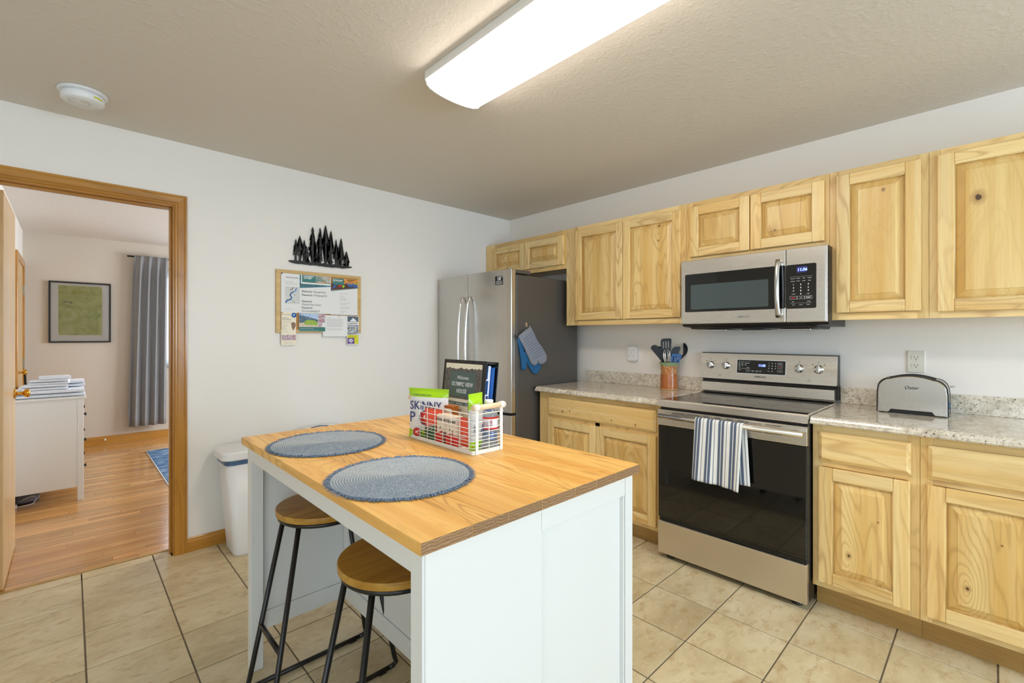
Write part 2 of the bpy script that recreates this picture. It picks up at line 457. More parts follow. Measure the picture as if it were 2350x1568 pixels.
# ------------------------------------------------------------------ mesh building
class MB:
    """collects shapes into one mesh; coordinates are world coordinates unless T is set"""

    def __init__(s, T=None):
        s.bm = bmesh.new()
        s.T = T or Matrix.Identity(4)
        s.uv = None

    def _add(s, verts, faces, mi=0, smooth=False):
        vs = [s.bm.verts.new(s.T @ Vector(v)) for v in verts]
        out = []
        for f in faces:
            try:
                fc = s.bm.faces.new([vs[i] for i in f])
                fc.material_index = mi
                fc.smooth = smooth
                out.append(fc)
            except ValueError:
                pass
        return vs, out

    def box(s, x0, x1, y0, y1, z0, z1, bev=0.0, seg=1, mi=0):
        x0, x1 = min(x0, x1), max(x0, x1)
        y0, y1 = min(y0, y1), max(y0, y1)
        z0, z1 = min(z0, z1), max(z0, z1)
        v = [(x0, y0, z0), (x1, y0, z0), (x1, y1, z0), (x0, y1, z0), (x0, y0, z1), (x1, y0, z1), (x1, y1, z1), (x0, y1, z1)]
        f = [(0, 3, 2, 1), (4, 5, 6, 7), (0, 1, 5, 4), (1, 2, 6, 5), (2, 3, 7, 6), (3, 0, 4, 7)]
        vs, fs = s._add(v, f, mi)
        if bev > 0:
            es = list({e for fc in fs for e in fc.edges})
            bmesh.ops.bevel(s.bm, geom=es, offset=bev, segments=seg, affect='EDGES', profile=0.5, clamp_overlap=True)
        return s

    def prism(s, poly, axis, a, b, mi=0, smooth=False):
        """poly: 2d outline in the two other axes (in order), extruded along axis from a to b"""
        n = len(poly)
        def mk(p, t):
            return {'x': (t, p[0], p[1]), 'y': (p[0], t, p[1]), 'z': (p[0], p[1], t)}[axis]
        v = [mk(p, a) for p in poly] + [mk(p, b) for p in poly]
        f = [tuple(range(n)), tuple(range(2 * n - 1, n - 1, -1))]
        vs, fs = s._add(v, f, mi, False)
        for i in range(n):
            j = (i + 1) % n
            try:
                fc = s.bm.faces.new([vs[i], vs[i + n], vs[j + n], vs[j]])
                fc.material_index = mi
                fc.smooth = smooth
            except ValueError:
                pass
        return s

    def tube(s, pts, r, seg=8, mi=0, closed=False, caps=True):
        pts = [Vector(p) for p in pts]
        n = len(pts)
        rr = r if isinstance(r, (list, tuple)) else [r] * n
        rings = []
        up = None
        for i, p in enumerate(pts):
            a = pts[i - 1] if (i > 0 or closed) else p
            b = pts[(i + 1) % n] if (i < n - 1 or closed) else p
            t = (b - a).normalized()
            if up is None:
                up = Vector((0, 0, 1)) if abs(t.z) < 0.9 else Vector((1, 0, 0))
            side = t.cross(up)
            if side.length < 1e-6:
                side = t.cross(Vector((0, 1, 0)))
            side.normalize()
            up = side.cross(t).normalized()
            rings.append([s.bm.verts.new(s.T @ (p + (side * math.cos(k * 2 * math.pi / seg) + up * math.sin(k * 2 * math.pi / seg)) * rr[i])) for k in range(seg)])
        m = n if closed else n - 1
        for i in range(m):
            A, B = rings[i], rings[(i + 1) % n]
            for k in range(seg):
                fc = s.bm.faces.new([A[k], A[(k + 1) % seg], B[(k + 1) % seg], B[k]])
                fc.smooth = True
                fc.material_index = mi
        if caps and not closed:
            for R_, rev in ((rings[0], True), (rings[-1], False)):
                fc = s.bm.faces.new(R_[::-1] if rev else R_)
                fc.material_index = mi
        return s

    def lathe(s, prof, c=(0, 0, 0), seg=32, axis='z', mi=0, smooth=True, cap=True):
        cx, cy, cz = c
        def mk(r, h, a):
            x, y = r * math.cos(a), r * math.sin(a)
            return {'z': (cx + x, cy + y, cz + h), 'x': (cx + h, cy + x, cz + y), 'y': (cx + x, cy + h, cz + y)}[axis]
        rings = []
        for r, h in prof:
            if r < 1e-6:
                rings.append([s.bm.verts.new(s.T @ Vector(mk(0, h, 0)))])
            else:
                rings.append([s.bm.verts.new(s.T @ Vector(mk(r, h, k * 2 * math.pi / seg))) for k in range(seg)])
        for A, B in zip(rings, rings[1:]):
            for k in range(seg):
                k2 = (k + 1) % seg
                q = [A[k % len(A)], A[k2 % len(A)], B[k2 % len(B)], B[k % len(B)]]
                q2 = []
                for w in q:
                    if w not in q2:
                        q2.append(w)
                if len(q2) > 2:
                    fc = s.bm.faces.new(q2)
                    fc.smooth = smooth
                    fc.material_index = mi
        if cap:
            for R_ in (rings[0], rings[-1]):
                if len(R_) > 2:
                    fc = s.bm.faces.new(R_)
                    fc.material_index = mi
        return s

    def grid(s, fn, nu, nv, mi=0, closed_u=False, uv=False):
        vs = [[s.bm.verts.new(s.T @ Vector(fn(i / nu, j / nv))) for j in range(nv + 1)] for i in range(nu + (0 if closed_u else 1))]
        if uv and s.uv is None:
            s.uv = s.bm.loops.layers.uv.new('UVMap')
        for i in range(nu):
            i2 = (i + 1) % len(vs)
            for j in range(nv):
                fc = s.bm.faces.new([vs[i][j], vs[i2][j], vs[i2][j + 1], vs[i][j + 1]])
                fc.smooth = True
                fc.material_index = mi
                if uv:
                    for lp, (a, b) in zip(fc.loops, ((i, j), (i + 1, j), (i + 1, j + 1), (i, j + 1))):
                        lp[s.uv].uv = (a / nu, b / nv)
        return s

    def loft(s, rings, mi=0, smooth=True, caps=True):
        """rings: lists of equal length of 3d points"""
        R_ = [[s.bm.verts.new(s.T @ Vector(p)) for p in r] for r in rings]
        n = len(R_[0])
        for A, B in zip(R_, R_[1:]):
            for k in range(n):
                fc = s.bm.faces.new([A[k], A[(k + 1) % n], B[(k + 1) % n], B[k]])
                fc.smooth = smooth
                fc.material_index = mi
        if caps:
            for q in (R_[0], R_[-1]):
                fc = s.bm.faces.new(q)
                fc.material_index = mi
        return s

    def text(s, txt, size, u, v, w=0.0, align='LEFT', mi=0, bold=0.0, ext=0.0002, sx=1.0, shear=0.0):
        """lettering in the local u,v plane of T"""
        cu = bpy.data.curves.new('t', 'FONT')
        cu.body = txt
        cu.size = size
        cu.align_x = align
        cu.extrude = ext
        cu.offset = bold
        cu.shear = shear
        cu.resolution_u = 2
        ob = bpy.data.objects.new('t', cu)
        me = bpy.data.meshes.new_from_object(ob)
        vs = [s.bm.verts.new(s.T @ Vector((u + q.co.x * sx, v + q.co.y, w + q.co.z))) for q in me.vertices]
        for p in me.polygons:
            try:
                fc = s.bm.faces.new([vs[i] for i in p.vertices])
                fc.material_index = mi
            except ValueError:
                pass
        bpy.data.meshes.remove(me)
        bpy.data.objects.remove(ob)
        bpy.data.curves.remove(cu)
        return s


def frame(o, right, up):
    r, u = Vector(right).normalized(), Vector(up).normalized()
    n = r.cross(u)
    return Matrix(((r.x, u.x, n.x, o[0]), (r.y, u.y, n.y, o[1]), (r.z, u.z, n.z, o[2]), (0, 0, 0, 1)))


def emit(name, mb, mats, parent=None, tint=None, smooth=None):
    """links the collected mesh as one object; under a parent its origin is the parent's"""
    org = Vector((0, 0, 0))
    p = parent
    while p is not None:
        org += p.location
        p = p.parent
    bmesh.ops.recalc_face_normals(mb.bm, faces=mb.bm.faces[:])
    if org.length > 0:
        bmesh.ops.translate(mb.bm, verts=mb.bm.verts[:], vec=-org)
    me = bpy.data.meshes.new(name)
    mb.bm.to_mesh(me)
    mb.bm.free()
    for m in (mats if isinstance(mats, (list, tuple)) else [mats]):
        me.materials.append(M[m] if isinstance(m, str) else m)
    o = bpy.data.objects.new(name, me)
    COL.objects.link(o)
    if parent is not None:
        o.parent = parent
    t = tint or (0.94, 1.04)
    o.color = (random.uniform(*t), random.random(), random.random(), 1)
    return o


def thing(name, label, cat, loc, group=None):
    o = bpy.data.objects.new(name, None)
    o.empty_display_size = 0.05
    COL.objects.link(o)
    o.location = loc
    o['label'] = label
    o['category'] = cat
    if group:
        o['group'] = group
    return o


def tag(o, label, cat, group=None):
    o['label'] = label
    o['category'] = cat
    if group:
        o['group'] = group
    return o


def struct(o):
    o['kind'] = 'structure'
    return o


def lab(o, text):
    o['label'] = text
    return o


def bx(name, a, b, mat, parent=None, bev=0.0, seg=1, tint=None):
    return emit(name, MB().box(a[0], b[0], a[1], b[1], a[2], b[2], bev, seg), mat, parent, tint)


def rrect(w, h, r, n=4, cx=0.0, cy=0.0):
    out = []
    for sx, sy, a0 in ((1, 1, 0), (-1, 1, 90), (-1, -1, 180), (1, -1, 270)):
        for k in range(n + 1):
            a = math.radians(a0 + 90 * k / n)
            out.append((cx + sx * (w / 2 - r) + r * math.cos(a), cy + sy * (h / 2 - r) + r * math.sin(a)))
    return out


def copy_tree(o, parent=None):
    c = o.copy()
    COL.objects.link(c)
    c.parent = parent
    for ch in [q for q in bpy.data.objects if q.parent == o]:
        copy_tree(ch, c)
    return c

# ------------------------------------------------------------------ the setting
H = 2.44
fl = struct(bx('floor', (-5.9, -6.4, -0.08), (0.1, 0.012, -0.0035), 'grout'))
TX0, TY0, TP, TQ = -0.665, -0.600, 0.3065, 0.3055
tm = MB().box(0.003, TP - 0.003, 0.003, TQ - 0.003, -0.008, 0.0, 0.0012)
t0 = emit('tile', tm, 'tile', fl)
t0.location = (TX0 - TP, TY0 - TQ, 0)
for i in range(-2, 14):
    for j in range(-2, 14):
        if i == 0 and j == 0:
            continue
        x, y = TX0 - (i + 1) * TP, TY0 - (j + 1) * TQ
        if y + TQ > 0.05:
            continue
        o = t0.copy()
        COL.objects.link(o)
        o.location = (x, y, 0)
        o.color = (random.uniform(0.93, 1.05), random.random(), random.random(), 1)
mbx = MB()
for i in range(-3, 17):
    for j in range(-2, 19):
        if -2 <= i < 14 and -2 <= j < 14:
            continue
        x, y = TX0 - (i + 1) * TP, TY0 - (j + 1) * TQ
        if x < -5.85:
            continue
        mbx.box(x + 0.0025, min(x + TP - 0.0025, 0), y + 0.0025, min(y + TQ - 0.0025, 0.0), -0.008, 0)
o = emit('tile_field', mbx, 'tile', fl)
o['kind'] = 'stuff'
for i in range(6, 10):  # cut tiles in the doorway
    x = TX0 - (i + 1) * TP
    a, b = max(x + 0.0025, -3.44), min(x + TP - 0.0025, -2.73)
    if b > a:
        emit('tile', MB().box(a, b, 0.0135, 0.098, -0.008, 0.0, 0.0012), 'tile', fl)
struct(bx('trim_1', (-3.44, 0.099, -0.02), (-2.726, 0.118, 0.006), 'kick', None, 0.003))
fl2 = struct(bx('floor', (-3.6, 0.0125, -0.08), (0.2, 4.1, -0.006), 'black_matte'))
pw = 0.057
row = 0
y = 0.119
nplank = 0
far = MB()
while y < 4.0:
    x = -3.53
    while x < 0.18:
        L = random.uniform(0.35, 1.15)
        if x < -2.0:
            e = min(x + L, 0.19)
            if e > -2.0 - 0.2 and e < -2.0:
                e = -1.99
            if nplank < 295:
                emit('floor_plank', MB().box(x + 0.0004, e - 0.0004, y + 0.0005, y + pw - 0.0005, -0.012, random.uniform(-0.0003, 0.0), 0.0006),
                     'plank', fl2, (0.70, 1.10))
                nplank += 1
            x = e
        else:
            e = min(x + L, 0.19)
            far.box(x + 0.0004, e - 0.0004, y + 0.0005, y + pw - 0.0005, -0.012, 0)
            x = e
    y += pw
o = emit('plank_field', far, 'plank', fl2)
o['kind'] = 'stuff'

DX0, DX1, DH = -3.44, -2.724, 2.056
wb = MB()
wb.box(-5.9, DX0 - 0.018, 0, 0.115, 0, H)
wb.box(DX0 - 0.018, DX1 + 0.018, 0, 0.115, DH + 0.018, H)
wb.box(DX1 + 0.018, 0.12, 0, 0.115, 0, H)
struct(emit('wall_back', wb, 'wall'))
struct(bx('wall_right', (0, -6.47, 0), (0.12, -0.0005, H), 'wall'))


def holed(name, axis, p0, p1, a0, a1, h0, h1, z0, z1, mat='wall'):
    """wall with an opening h0..h1, z0..z1; axis is the wall's running axis"""
    m = MB()
    def q(a, b, c, d):
        if b - a < 1e-4 or d - c < 1e-4:
            return
        if axis == 'x':
            m.box(a, b, p0, p1, c, d)
        else:
            m.box(p0, p1, a, b, c, d)
    q(a0, h0, 0, H)
    q(h1, a1, 0, H)
    q(h0, h1, 0, z0)
    q(h0, h1, z1, H)
    return struct(emit(name, m, mat))


def window(n, axis, p, h0, h1, z0, z1, mull=1):
    m = MB()
    t, d = 0.05, 0.03
    def q(a, b, c, e):
        if axis == 'x':
            m.box(a, b, p - d, p + d, c, e, 0.003)
        else:
            m.box(p - d, p + d, a, b, c, e, 0.003)
    q(h0, h0 + t, z0, z1)
    q(h1 - t, h1, z0, z1)
    q(h0 + t, h1 - t, z0, z0 + t)
    q(h0 + t, h1 - t, z1 - t, z1)
    for k in range(mull):
        c = h0 + (h1 - h0) * (k + 1) / (mull + 1)
        q(c - t / 2, c + t / 2, z0 + t, z1 - t)
    w = struct(emit('window_%d' % n, m, 'white_plastic'))
    g_ = MB()
    if axis == 'x':
        g_.box(h0 + t, h1 - t, p - 0.002, p + 0.002, z0 + t, z1 - t)
    else:
        g_.box(p - 0.002, p + 0.002, h0 + t, h1 - t, z0 + t, z1 - t)
    emit('pane', g_, 'pane', w)


m = MB()
for a, b, c, d in ((-5.9, -5.6, 0, H), (-5.6, -3.9, 0, 0.12), (-5.6, -3.9, 2.15, H), (-3.9, -2.1, 0, H), (-2.1, -0.8, 0, 0.95), (-2.1, -0.8, 2.1, H), (-0.8, 0.12, 0, H)):
    m.box(a, b, -6.47, -6.35, c, d)
struct(emit('wall_front', m, 'wall'))
window(2, 'x', -6.40, -2.1, -0.8, 0.95, 2.1, 1)
window(5, 'x', -6.40, -5.6, -3.9, 0.12, 2.15, 1)
holed('wall_left', 'y', -5.92, -5.8, -6.35, 0.0, -5.05, -3.35, 0.75, 2.15)
window(3, 'y', -5.86, -5.05, -3.35, 0.75, 2.15, 1)  # added window out of view, paired with the left fill light
holed('wall_bedroom_back', 'x', 4.0, 4.12, -3.6, 0.2, -2.33, -0.9, 0.94, 2.06, 'bedwall')
window(1, 'x', 4.07, -2.33, -0.9, 0.94, 2.06, 1)
holed('wall_bedroom_right', 'y', 0.2, 0.3, 0.115, 4.12, 1.4, 3.0, 0.94, 2.06, 'bedwall')
window(4, 'y', 0.25, 1.4, 3.0, 0.94, 2.06, 1)  # added second bedroom window, out of view, paired with the side fill
struct(bx('wall_bedroom_left', (-3.655, 0.115, 0), (-3.535, 4.12, H), 'wall'))
struct(bx('ceiling', (-5.92, -6.47, H), (0.12, 0.06, H + 0.06), 'ceiling'))
struct(bx('ceiling', (-3.66, 0.0602, H), (0.3, 4.12, H + 0.06), 'ceiling'))

# baseboards
def base_prof(t=0.012, h=0.084):
    return [(0, 0), (-t, 0), (-t, h - 0.022), (-t + 0.003, h - 0.016), (-t + 0.004, h - 0.006), (-t + 0.008, h), (0, h)]
struct(emit('baseboard_back', MB().prism([(a, b) for a, b in base_prof()], 'x', -2.657, -0.001), 'trim_h'))
struct(emit('baseboard_left', MB().prism([(a, b) for a, b in base_prof()], 'x', -5.78, -3.51), 'trim_h'))
struct(emit('baseboard_bedroom_back', MB().prism([(4.0 + a * 1.3, b * 1.15) for a, b in base_prof()], 'x', -3.53, 0.19), 'trim_h'))
struct(emit('baseboard_bedroom_left', MB().prism([(-3.535 - a * 1.2, b * 1.15) for a, b in base_prof()], 'y', 0.13, 2.96), 'trim_y'))

# door frame: jambs, stops and casing
cas = [(0, 0.008), (0.005, 0.012), (0.012, 0.012), (0.017, 0.016), (0.045, 0.017), (0.052, 0.013), (0.061, 0.013)]
tr = struct(emit('trim_2', MB().box(DX1, DX1 + 0.017, 0.0, 0.115, 0, DH + 0.017, 0.001), 'trim_v'))
emit('jamb', MB().box(DX0 - 0.017, DX0, 0.0, 0.115, 0, DH + 0.017, 0.001), 'trim_v', tr)
emit('head_jamb', MB().box(DX0, DX1, 0.0, 0.115, DH, DH + 0.017, 0.001), 'trim_h', tr)
emit('stop', MB().box(DX1 - 0.012, DX1, 0.045, 0.078, 0, DH, 0.002), 'trim_v', tr)
emit('stop', MB().box(DX0, DX0 + 0.012, 0.045, 0.078, 0, DH, 0.002), 'trim_v', tr)
emit('stop', MB().box(DX0 + 0.012, DX1 - 0.012, 0.045, 0.078, DH - 0.012, DH, 0.002), 'trim_h', tr)


def casing_piece(side):
    """mitred casing built as a loft of the profile"""
    m = MB()
    r = 0.006
    prof = [(0, 0)] + cas + [(0.061, 0)]
    if side == 'R':
        rings = [[(DX1 + r + d, -t, 0) for d, t in prof], [(DX1 + r + d, -t, DH + r + d) for d, t in prof]]
    elif side == 'L':
        rings = [[(DX0 - r - d, -t, 0) for d, t in prof], [(DX0 - r - d, -t, DH + r + d) for d, t in prof]]
    else:
        rings = [[(DX0 - r - d, -t, DH + r + d) for d, t in prof], [(DX1 + r + d, -t, DH + r + d) for d, t in prof]]
    m.loft(rings, smooth=False)
    return m
emit('casing', casing_piece('R'), 'trim_v', tr)
emit('casing', casing_piece('L'), 'trim_v', tr)
emit('head_casing', casing_piece('T'), 'trim_h', tr)

# open slab door to the bedroom
d1 = struct(bx('door_1', (-3.4385, 0.120, 0.012), (-3.404, 0.806, 2.03), 'door', None, 0.002))
kb = [(0.0, 0.0), (0.030, 0.0), (0.031, 0.004), (0.024, 0.008), (0.011, 0.012), (0.0095, 0.034), (0.014, 0.038), (0.024, 0.044),
      (0.0265, 0.054), (0.024, 0.063), (0.014, 0.067), (0, 0.068)]
emit('door_knob', MB().lathe(kb, (-3.404, 0.742, 0.945), 24, 'x'), 'brass', d1)
emit('latch_plate', MB().box(-3.431, -3.413, 0.806, 0.8068, 0.92, 0.975), 'brass', d1)

# closet door on the bedroom's left wall
d2 = struct(bx('door_2', (-3.5345, 3.06, 0.01), (-3.526, 3.86, 2.03), 'door', None, 0.002))
emit('casing', MB().box(-3.535, -3.513, 2.98, 3.06, 0, 2.10, 0.003), 'trim_v', d2)
emit('casing', MB().box(-3.535, -3.513, 3.86, 3.95, 0, 2.10, 0.003), 'trim_v', d2)
emit('head_casing', MB().box(-3.535, -3.5135, 3.06, 3.86, 2.03, 2.10, 0.003), 'trim_y', d2)
for z in (1.78, 1.0, 0.25):
    emit('hinge', MB().box(-3.526, -3.511, 3.845, 3.875, z - 0.05, z + 0.05, 0.002), 'hinge', d2)
emit('door_knob', MB().lathe(kb, (-3.526, 3.13, 0.94), 20, 'x'), 'brass', d2)

# ------------------------------------------------------------------ cabinets


def rdoor(parent, xb, ya, yb, z0, z1, fw=0.056, pm='cab_p'):
    """raised-panel door: the door mesh is the panel, stiles and rails are its pieces"""
    T = 0.020
    def rect(i, x):
        return [(x, ya - i, z0 + i), (x, yb + i, z0 + i), (x, yb + i, z1 - i), (x, ya - i, z1 - i)]
    m = MB()
    m.loft([rect(fw - 0.006, xb - 0.001), rect(fw - 0.006, xb - 0.0035), rect(fw + 0.004, xb - 0.0035), rect(fw + 0.034, xb - 0.0165), rect(fw + 0.0355, xb - 0.0190)], smooth=False)
    d = emit('door', m, pm, parent, (0.93, 1.05))
    def bar(a, b, c, e):
        q = MB()
        q.box(xb - T, xb, a, b, c, e, 0.0035, 2)
        return q
    emit('stile', bar(ya - fw, ya, z0, z1), 'cab_v', d, (0.88, 1.08))
    emit('stile', bar(yb, yb + fw, z0, z1), 'cab_v', d, (0.88, 1.08))
    emit('rail', bar(yb + fw, ya - fw, z1 - fw, z1), 'cab_h', d, (0.88, 1.08))
    emit('rail', bar(yb + fw, ya - fw, z0, z0 + fw), 'cab_h', d, (0.88, 1.08))
    # bead that frames the panel
    bd = MB()
    for i, (p, q) in enumerate((((ya - fw, z0 + fw), (yb + fw, z0 + fw)), ((yb + fw, z0 + fw), (yb + fw, z1 - fw)),
                                ((yb + fw, z1 - fw), (ya - fw, z1 - fw)), ((ya - fw, z1 - fw), (ya - fw, z0 + fw)))):
        bd.tube([(xb - 0.0125, p[0], p[1]), (xb - 0.0125, q[0], q[1])], 0.0035, 6)
    emit('bead', bd, 'cab_v', d, (0.8, 0.85))
    return d


def dfront(parent, xb, ya, yb, z0, z1, pm='cab_h'):
    def rect(i, x):
        return [(x, ya - i, z0 + i), (x, yb + i, z0 + i), (x, yb + i, z1 - i), (x, ya - i, z1 - i)]
    m = MB().loft([rect(0, xb), rect(0, xb - 0.009), rect(0.003, xb - 0.011), rect(0.014, xb - 0.0195)], smooth=False)
    return emit('drawer', m, pm, parent, (0.95, 1.06))


def cabinet(label, y0, y1, z0, z1, xf, doors, drawers=(), fw_l=0.04, fw_r=0.04, mids=(), rails=(), kick=False, top=0.035, bot=0.035):
    """y0 is the end nearer the corner; xf the face-frame front"""
    t = thing('wall_cabinet' if not kick else 'base_cabinet', label, 'cabinet', (0, (y0 + y1) / 2, z0))
    e = 0.0005
    emit('body', MB().box(-0.0015, xf + 0.019, y1 + e, y0 - e, z0 + (0.012 if not kick else 0), z1, 0.001), 'cab_v', t)
    def ff(n, a, b, c, d, mt):
        emit(n, MB().box(xf, xf + 0.019, a, b, c, d, 0.0008), mt, t, (0.86, 1.06))
    ff('frame_stile', y0 - fw_l, y0 - e, z0, z1, 'cab_v')
    ff('frame_stile', y1 + e, y1 + fw_r, z0, z1, 'cab_v')
    ff('frame_rail', y1 + fw_r, y0 - fw_l, z1 - top, z1, 'cab_h')
    ff('frame_rail', y1 + fw_r, y0 - fw_l, z0, z0 + bot, 'cab_h')
    for c in mids:
        ff('frame_stile', c - 0.018, c + 0.018, z0 + bot, z1 - top, 'cab_v')
    for c in rails:
        ff('frame_rail', y1 + fw_r, y0 - fw_l, c - 0.019, c + 0.019, 'cab_h')
    def knotted(q, ax):
        if len(q) < 5:
            return 'cab_p' if ax == 'z' else 'cab_h'
        kn = tuple((ky - t.location.y, kz - z0, r) for ky, kz, r in q[4])
        return wood('hickory_knotty', PL if ax == 'z' else HL, PM if ax == 'z' else HM, HD, ax, knot_at=kn, ring=16, contrast=0.72, knots=(ax == 'y'))
    for q in drawers:
        dfront(t, xf, *q[:4], pm=knotted(q, 'y'))
    for q in doors:
        rdoor(t, xf, *q[:4], pm=knotted(q, 'z'))
    if kick:
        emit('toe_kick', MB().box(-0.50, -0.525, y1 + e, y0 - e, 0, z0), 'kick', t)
    return t


XU, XL = -0.305, -0.600
cabinet('short two-door hickory wall cabinet above the refrigerator', -0.002, -0.983, 1.83, 2.14, XU,
        [(-0.105, -0.524, 1.864, 2.100), (-0.530, -0.961, 1.864, 2.100)], fw_l=0.12, mids=(-0.527,))
cabinet('tall two-door hickory wall cabinet between the refrigerator and the microwave', -0.983, -1.975, 1.375, 2.14, XU,
        [(-1.087, -1.508, 1.414, 2.108), (-1.513, -1.940, 1.414, 2.108, ((-1.790, 2.03, 0.005), (-1.787, 1.93, 0.003)))], fw_l=0.118, fw_r=0.05, mids=(-1.51,))
cabinet('short two-door hickory wall cabinet directly above the microwave', -1.975, -2.747, 1.757, 2.14, XU,
        [(-2.002, -2.359, 1.791, 2.108), (-2.364, -2.726, 1.791, 2.108)], mids=(-2.3615,))
cabinet('single-door hickory wall cabinet just right of the microwave with a small pale knot', -2.747, -3.132, 1.375, 2.14, XU,
        [(-2.778, -3.105, 1.411, 2.113, ((-2.969, 2.001, 0.0045),))])
cabinet('hickory wall cabinet at the right edge of the photo with a dark knot', -3.132, -3.92, 1.375, 2.14, XU,
        [(-3.161, -3.520, 1.404, 2.113, ((-3.292, 1.895, 0.011),)), (-3.527, -3.890, 1.404, 2.113)], mids=(-3.523,))
cabinet('two-door hickory base cabinet with one wide drawer front left of the range', -0.968, -1.966, 0.11, 0.878, XL,
        [(-1.061, -1.4935, 0.137, 0.688), (-1.497, -1.933, 0.137, 0.688)], [(-1.060, -1.930, 0.710, 0.845, ((-1.205, 0.752, 0.004), (-1.27, 0.765, 0.003), (-1.618, 0.742, 0.003), (-1.794, 0.738, 0.0035)))],
        fw_l=0.10, fw_r=0.045, mids=(-1.495,), rails=(0.70,), kick=True)
cabinet('narrow hickory base cabinet with drawer and one door right beside the range', -2.740, -3.126, 0.11, 0.878, XL,
        [(-2.766, -3.095, 0.138, 0.680, ((-2.885, 0.298, 0.005), (-2.99, 0.48, 0.002)))], [(-2.767, -3.098, 0.708, 0.845)], rails=(0.70,), kick=True)
cabinet('hickory base cabinet at the right edge of the photo with swirling door grain', -3.126, -3.91, 0.11, 0.878, XL,
        [(-3.148, -3.492, 0.138, 0.680, ((-3.267, 0.301, 0.005), (-3.36, 0.50, 0.002))), (-3.530, -3.88, 0.138, 0.680)], [(-3.151, -3.495, 0.705, 0.843), (-3.53, -3.88, 0.705, 0.843)],
        rails=(0.70,), mids=(-3.511,), kick=True)
filler = tag(bx('filler_strip', (-0.31, -0.057, 1.834), (-0.3055, -0.0545, 2.139), 'kick'), 'thin dark seam strip on the short cabinet by the corner', 'trim strip') if False else None

# ------------------------------------------------------------------ worktops
wp = [(-0.002, 0.8785), (-0.636, 0.8785), (-0.645, 0.881), (-0.649, 0.887), (-0.646, 0.893), (-0.640, 0.8955), (-0.637, 0.900), (-0.633, 0.907),
      (-0.626, 0.912), (-0.616, 0.914), (-0.002, 0.914)]
for lbl, a, b, sa in (('speckled granite worktop with backsplash left of the range, crock on it', -1.9705, -0.958, -0.975),
                      ('speckled granite worktop with backsplash right of the range under the toaster', -3.95, -2.7385, -2.7385)):
    t = thing('worktop', lbl, 'countertop', (-0.32, (a + b) / 2, 0.8785))
    emit('slab', MB().prism(wp, 'y', a, b), 'granite', t)
    emit('backsplash', MB().box(-0.021, -0.002, a, sa, 0.914, 1.006, 0.003, 2), 'granite', t)

# ------------------------------------------------------------------ refrigerator
YF0, YF1 = -0.022, -0.932
fr = thing('refrigerator', 'stainless steel french-door refrigerator with dark grey side in the corner', 'refrigerator', (-0.45, -0.477, 0))
emit('body', MB().box(-0.10, -0.812, YF1, YF0, 0.03, 1.742, 0.006, 2), 'fridge_side', fr)


def fdoor(a, b, z0, z1):
    """bowed door between y=a (left) and y=b"""
    yc, hw = (YF0 + YF1) / 2, (YF0 - YF1) / 2
    m = MB()
    n = 12
    front = []
    for k in range(n + 1):
        y = a + (b - a) * k / n
        x = -0.866 - 0.042 * (1 - ((y - yc) / hw) ** 2)
        front.append((x, y))
    # round the outer vertical corners
    r = 0.008
    poly = [(-0.822, a), (front[0][0] + r, a)] + [(front[0][0] + 0.002, a - 0.002)] + front[1:-1] + [(front[-1][0] + 0.002, b + 0.002), (front[-1][0] + r, b), (-0.822, b)]
    m.prism(poly, 'z', z0, z1, smooth=False)
    for f in m.bm.faces:
        f.smooth = abs(f.normal.x) > 0.9 and abs(f.normal.z) < 0.1
    return m
ld = emit('door', fdoor(YF0, -0.4745, 0.735, 1.775), 'steel_z', fr)
rd = emit('door', fdoor(-0.4805, YF1, 0.735, 1.775), 'steel_z', fr)
dw = emit('freezer_drawer', fdoor(YF0, YF1, 0.06, 0.715), 'steel_z', fr)
emit('gasket', MB().box(-0.812, -0.823, YF1 + 0.006, YF0 - 0.006, 0.06, 1.755), 'black', fr)
emit('hinge_cover', MB().box(-0.66, -0.845, -0.93, -0.855, 1.752, 1.778, 0.004, 2), 'fridge_side', fr)
emit('hinge_cover', MB().box(-0.66, -0.845, -0.10, -0.03, 1.752, 1.778, 0.004, 2), 'fridge_side', fr)
emit('hinge_pin', MB().box(-0.835, -0.868, -0.93, -0.90, 1.776, 1.783, 0.002), 'chrome', fr)
emit('door_seam_trim', MB().box(-0.826, -0.895, -0.480, -0.475, 0.735, 1.774), 'black', fr)
emit('toe_grille', MB().box(-0.14, -0.80, YF1 + 0.01, YF0 - 0.01, 0.0, 0.03), 'black', fr)


def bowed_handle(y, door):
    m = MB()
    pts = []
    for k in range(15):
        s_ = k / 14
        z = 0.80 + 0.79 * s_
        bow = 1 - (2 * s_ - 1) ** 2
        pts.append((-0.925 - 0.040 * bow ** 0.6, y, z))
    pts = [(-0.900, y, 0.80)] + pts + [(-0.900, y, 1.59)]
    m.tube(pts, [0.008] + [0.0105] * 15 + [0.008], 12)
    return emit('handle', m, 'chrome', door)
bowed_handle(-0.432, ld)
bowed_handle(-0.522, rd)
m = MB()
m.tube([(-0.90, -0.12, 0.64), (-0.945, -0.13, 0.64), (-0.968, -0.30, 0.64), (-0.972, -0.477, 0.64), (-0.968, -0.65, 0.64), (-0.945, -0.83, 0.64), (-0.90, -0.84, 0.64)], 0.011, 12)
emit('handle', m, 'chrome', dw)
